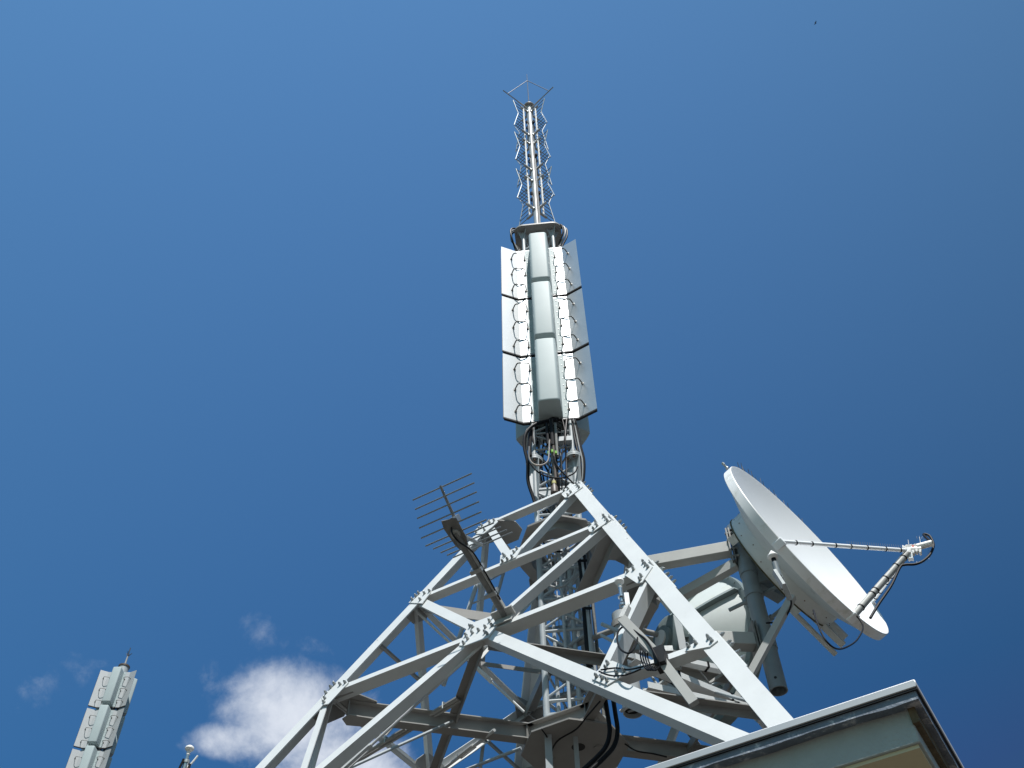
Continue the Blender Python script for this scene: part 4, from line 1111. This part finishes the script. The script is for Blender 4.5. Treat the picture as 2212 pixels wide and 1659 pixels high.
s3 = at_pl(1500, 1520, P0 - N0 * .12, N0); MB().bar(s2 - N0 * .02, s3, .075, .05, N0).build('lower_arm', 'beam', g1)
cable([s1 - Z * .02, at_pl(1350, 1345, P0 + N0 * .25, N0), at_pl(1375, 1366, P0 + N0 * .2, N0), at_pl(1398, 1385, P0 + N0 * .16, N0), at_pl(1418, 1420, P0 + N0 * .1, N0), at_pl(1425, 1440, P0 + N0 * .05, N0)], .009, 'black lead running down the bent bracket of the white mushroom antenna')
cable([at_pl(x, y, P0 + N0 * .18, N0) for x, y in ((1372, 1357), (1350, 1353), (1337, 1362), (1333, 1380), (1340, 1402), (1358, 1411), (1370, 1400), (1377, 1380), (1378, 1362))], .008, 'black cable coiled in a wide ring under the bent bracket')
for j in range(4):
    x = 1384 + j * 5
    cable([at_pl(x + dx, y, P0 + N0 * (.05 + .01 * j), N0) for dx, y in ((4, 1392), (0, 1405), (0, 1420), (6, 1437), (16, 1448), (26, 1440))], .006, ['leftmost thin black lead hanging in a loop under the bracket foot', 'second thin black lead from the left looping under the bracket foot', 'third thin black lead from the left looping under the bracket foot', 'rightmost thin black lead looping under the bracket foot'][j])
for j, pts in enumerate((((1298, 1447), (1330, 1443), (1360, 1446), (1400, 1437), (1420, 1432)), ((1294, 1450), (1310, 1457), (1330, 1460), (1355, 1457), (1385, 1445)))):
    cable([at_pl(x, y, P0 + N0 * .03, N0) for x, y in pts], .007, ['upper thin black lead lying across the gusset plate below the bent bracket', 'lower thin black lead curving across the gusset plate below the bent bracket'][j])
# cone antenna beside the dish
H2 = at_d(1671, 1207, 9.75)
lean2 = (at_d(1664, 1183, 10.6) - at_d(1680, 1235, 10.6) ).normalized()
g2 = gps('gps_antenna', None, H2, .055, 'white cone topped antenna on a dark stalk in front of the big dish', Z, True, black=True)
b2 = H2 - Z * .25
MB().bar(b2 + V((.02, .02, .05)), at_d(1706, 1293, 9.95), .05, .04).build('stalk', 'galv', g2)
MB().tube([H2 - Z * .05, H2 - Z * .22], .03, 12).build('sleeve', 'post', g2)
MB().bar(H2 - Z * .16 - V((.03, 0, 0)), H2 - Z * .34 - V((-.02, 0, 0)), .07, .03).build('clamp_plate', 'galv', g2)
MB().tube(spline([H2 - Z * .2, at_d(1684, 1256, 9.8), at_d(1692, 1272, 9.85)]), .02, 10).build('cable_end', 'black', g2)
# mushroom antenna left of the tower, on its own mast
H3 = at_d(408, 1623, 9.9)
g3 = gps('gps_antenna', None, H3, .044, 'white mushroom antenna on a shiny pole left of the tower, near the bottom edge')
MB().tube([V((H3.x, H3.y, ROOF_Z)), H3 - Z * .1], .027, 16).build('pole', 'chrome', g3)
MB().lathe(H3 - Z * .1, Z, [(.0, -.03), (.035, -.03), (.035, .0), (.0, .01)], 16).build('pole_cap', 'galv', g3)
MB().tube(spline([H3 - Z * .20, H3 - Z * .14 + V((.05, 0, 0)), H3 - Z * .05 + V((.10, 0, 0))]), .010, 8).build('side_stub', 'gpsw', g3)
MB().tube(spline([H3 - Z * .1 + V((-.02, -.03, 0)), H3 - Z * .3 + V((-.045, -.03, 0)), H3 - Z * .9 + V((-.04, -.03, 0))]), .012, 8).tube(spline([H3 - Z * .15 + V((.05, -.02, 0)), H3 - Z * .35 + V((.05, -.03, 0)), H3 - Z * .5 + V((.035, -.04, 0)), H3 - Z * .95 + V((.03, -.03, 0))]), .012, 8).build('lead', 'black', g3)
for k in range(3): MB().lathe(H3 - Z * (.25 + .14 * k), Z, [(.027, -.012), (.036, -.012), (.036, .012), (.027, .012)], 14, True).build('clip', 'chrome', g3)

# ------------------------------------------------------------------ cable trays and odd members in the lower right of the tower
def tray(A, B, w, h, name, lab):
    o = empty(name, A, lab, 'cable tray', 'cable trays in the tower')
    d = (B - A).normalized(); s = d.cross(Z).normalized(); t = .006
    MB().sweep(A, B, [(-w / 2, 0), (w / 2, 0), (w / 2, h), (w / 2 - t, h), (w / 2 - t, t), (-w / 2 + t, t), (-w / 2 + t, h), (-w / 2, h)], s, Z).build('channel', 'white', o, smooth=False)
    q = MB()
    for k in range(2):
        p = A.lerp(B, .33 + .42 * k); q.bar(p - s * (w / 2 + .006) + Z * (h / 2), p + s * (w / 2 + .006) + Z * (h / 2), .02, h + .012)
    q.build('strap', 'black', o, smooth=False)
tray(at_z(1365, 1430, 6.95), at_z(1640, 1545, 6.95), .11, .06, 'cable_tray', 'upper pale cable tray slanting towards the foot of the near leg')
tray(at_z(1395, 1492, 6.7), at_z(1655, 1552, 6.7), .10, .06, 'cable_tray', 'lower grey cable tray slanting towards the foot of the near leg')
tray(at_z(1428, 1424, 7.25), at_z(1560, 1452, 7.25), .07, .05, 'cable_tray', 'short pale cable tray beside the gusset of the near leg')
tg = empty('bracket_frame', at_d(1440, 1480, 9.6), 'jumble of thin grey brackets and tubes between the mushroom antenna bracket and the near leg', 'bracket frame')
for (x0, y0, d0_, x1, y1, d1_, w_, m_) in ((1355, 1405, 10.4, 1432, 1418, 9.6, .03, 'tube'), (1300, 1348, 10.8, 1340, 1365, 10.6, .03, 'tube'), (1298, 1372, 10.6, 1336, 1392, 10.4, .025, 'tube'),
        (1372, 1462, 10.2, 1470, 1440, 10.0, .05, 'beam'), (1385, 1425, 10.2, 1440, 1512, 9.8, .02, 'tube'), (1437, 1402, 9.9, 1480, 1415, 9.7, .035, 'galv'),
        (1350, 1470, 10.2, 1352, 1520, 10.0, .03, 'tube'), (1500, 1500, 10.2, 1560, 1456, 10.4, .03, 'beam'), (1480, 1545, 9.6, 1520, 1500, 10.0, .03, 'tube'),
        (1395, 1330, 10.8, 1330, 1450, 10.6, .06, 'beam'), (1420, 1290, 10.6, 1352, 1340, 10.8, .08, 'grey'), (1610, 1535, 9.0, 1640, 1560, 8.8, .03, 'galv')):
    A, B = at_d(x0, y0, d0_), at_d(x1, y1, d1_)
    if m_ == 'tube': MB().tube([A, B], w_ * .7, 10).build('tube', 'tube', tg)
    else: MB().bar(A, B, w_, w_ * .8).build('bracket_bar', m_, tg)
for (x, y, dd_) in ((1372, 1402, 10.0), (1400, 1408, 9.9), (1444, 1404, 9.8), (1338, 1470, 10.2), (1352, 1500, 10.1)):
    p = at_d(x, y, dd_); MB().box(p, V((.04, 0, 0)), V((0, .03, 0)), Z * .03).build('pipe_clamp', 'galv', tg)
cable([at_d(x, y, 9.9) for x, y in ((1448, 1428), (1490, 1432), (1512, 1450), (1536, 1482))], .008, 'thin olive cable trailing behind the gusset towards the dish post', m='greycable')
cable([at_d(x, y, 10.0) for x, y in ((1392, 1452), (1440, 1470), (1470, 1490), (1500, 1500))], .011, 'black cable stretched under the upper pale cable tray')
# ladder of round tubes on the mast side of the right face
lt = empty('tower_ladder', at_d(1478, 1400, 10.4), 'pale flat steel stile glimpsed behind the near leg', 'ladder')
A = at_d(1462, 1328, 10.3)
MB().bar(A, at_d(1476, 1402, 10.0), .07, .02).build('stile', 'white', lt)
# far ladder on the left, thin tubes
l2 = empty('tower_ladder', at_d(1020, 1250, 13.6), 'thin grey ladder behind the upper left of the tower', 'ladder')
A, B = at_d(1091, 1225, 13.4), at_d(1058, 1345, 12.6); 
MB().tube([A, B], .022, 8).build('stile', 'tube', l2)
A2, B2 = at_d(1058, 1215, 13.4), at_d(960, 1520, 11.8)
MB().tube([at_d(1030, 1262, 13.0), at_d(958, 1480, 11.9)], .03, 8).build('stile', 'tube', l2)
for t in (.1, .5, .9): MB().tube([A.lerp(B, t), at_d(1030, 1262, 13.0).lerp(at_d(1000, 1350, 12.6), t)], .012, 6).build('rung', 'tube', l2)

# ------------------------------------------------------------------ the second, distant mast with panels (left edge)
FD = 40.0
top_ = at_d(268, 1441, FD)
fm = empty('panel_mast', V((top_.x, top_.y, 0)), 'distant leaning looking antenna mast at the left edge with a dark cap and finial', 'antenna mast')
FX = V((top_.x, top_.y, 0))
MB().tube([FX, FX + Z * top_.z], .20, 20).build('mast_tube', 'tube', fm)
MB().lathe(FX + Z * top_.z, Z, [(.2, -.05), (.225, -.03), (.225, .03), (.0, .06)], 28).build('cap', 'brown', fm)
MB().tube([FX + Z * top_.z, FX + Z * (top_.z + .50)], [.045, .03], 10).build('finial', 'greycable', fm)
q = MB()
for a, l in ((20, .3), (160, .26), (270, .3), (80, .22)): q.tube([FX + Z * (top_.z + .48), FX + Z * (top_.z + .68) + az(a, l * .4)], .012, 6)
q.tube([FX + Z * (top_.z + .48), FX + Z * (top_.z + .92)], .018, 6)
q.build('finial_prongs', 'rod', fm)
FNRM = -87.0
for k in range(4):
    for j, nr_ in enumerate((FNRM, FNRM + 120, FNRM + 240)):
        z = top_.z - .42 - 1.575 - k * 1.70
        side = ('facing the camera', 'facing away to the right', 'facing away to the left')[j]
        rank = ('topmost', 'second from the top', 'third from the top', 'fourth from the top')[k]
        o = empty('panel_antenna', FX + az(nr_, .26) + Z * z, 'panel antenna on the distant left mast, %s, %s' % (rank, side), 'antenna', 'panel antennas on the distant mast')
        make_panel(o, nr_, WL if j == 0 else .03, j == 0, PW if j == 0 else .29, 'aluold')

# ------------------------------------------------------------------ a bird high up
bp_ = at_d(1761.5, 49.5, 120)
m = MB()
m.lathe(bp_, V((1, .2, 0)), [(0, -.14), (.035, -.08), (.05, 0), (.035, .1), (.012, .16), (0, .2)], 12)
for s in (-1, 1):
    y = V((-.2, 1, 0)).normalized() * s
    m.poly([bp_ + V((.06, 0, .02)), bp_ + V((-.06, 0, .02)), bp_ + y * .16 + V((-.02, 0, .05)), bp_ + y * .16 + V((.08, 0, .05)), bp_ + y * .3 + V((-.08, 0, .02))], [(0, 1, 2, 3), (3, 2, 4)])
    m.poly([bp_ + V((.06, 0, .028)), bp_ + V((-.06, 0, .028)), bp_ + y * .16 + V((-.02, 0, .058)), bp_ + y * .16 + V((.08, 0, .058)), bp_ + y * .3 + V((-.08, 0, .028))], [(3, 2, 1, 0), (4, 2, 3)])
tag(m.build('bird', 'bird'), 'tiny dark bird high in the sky at upper right', 'bird')
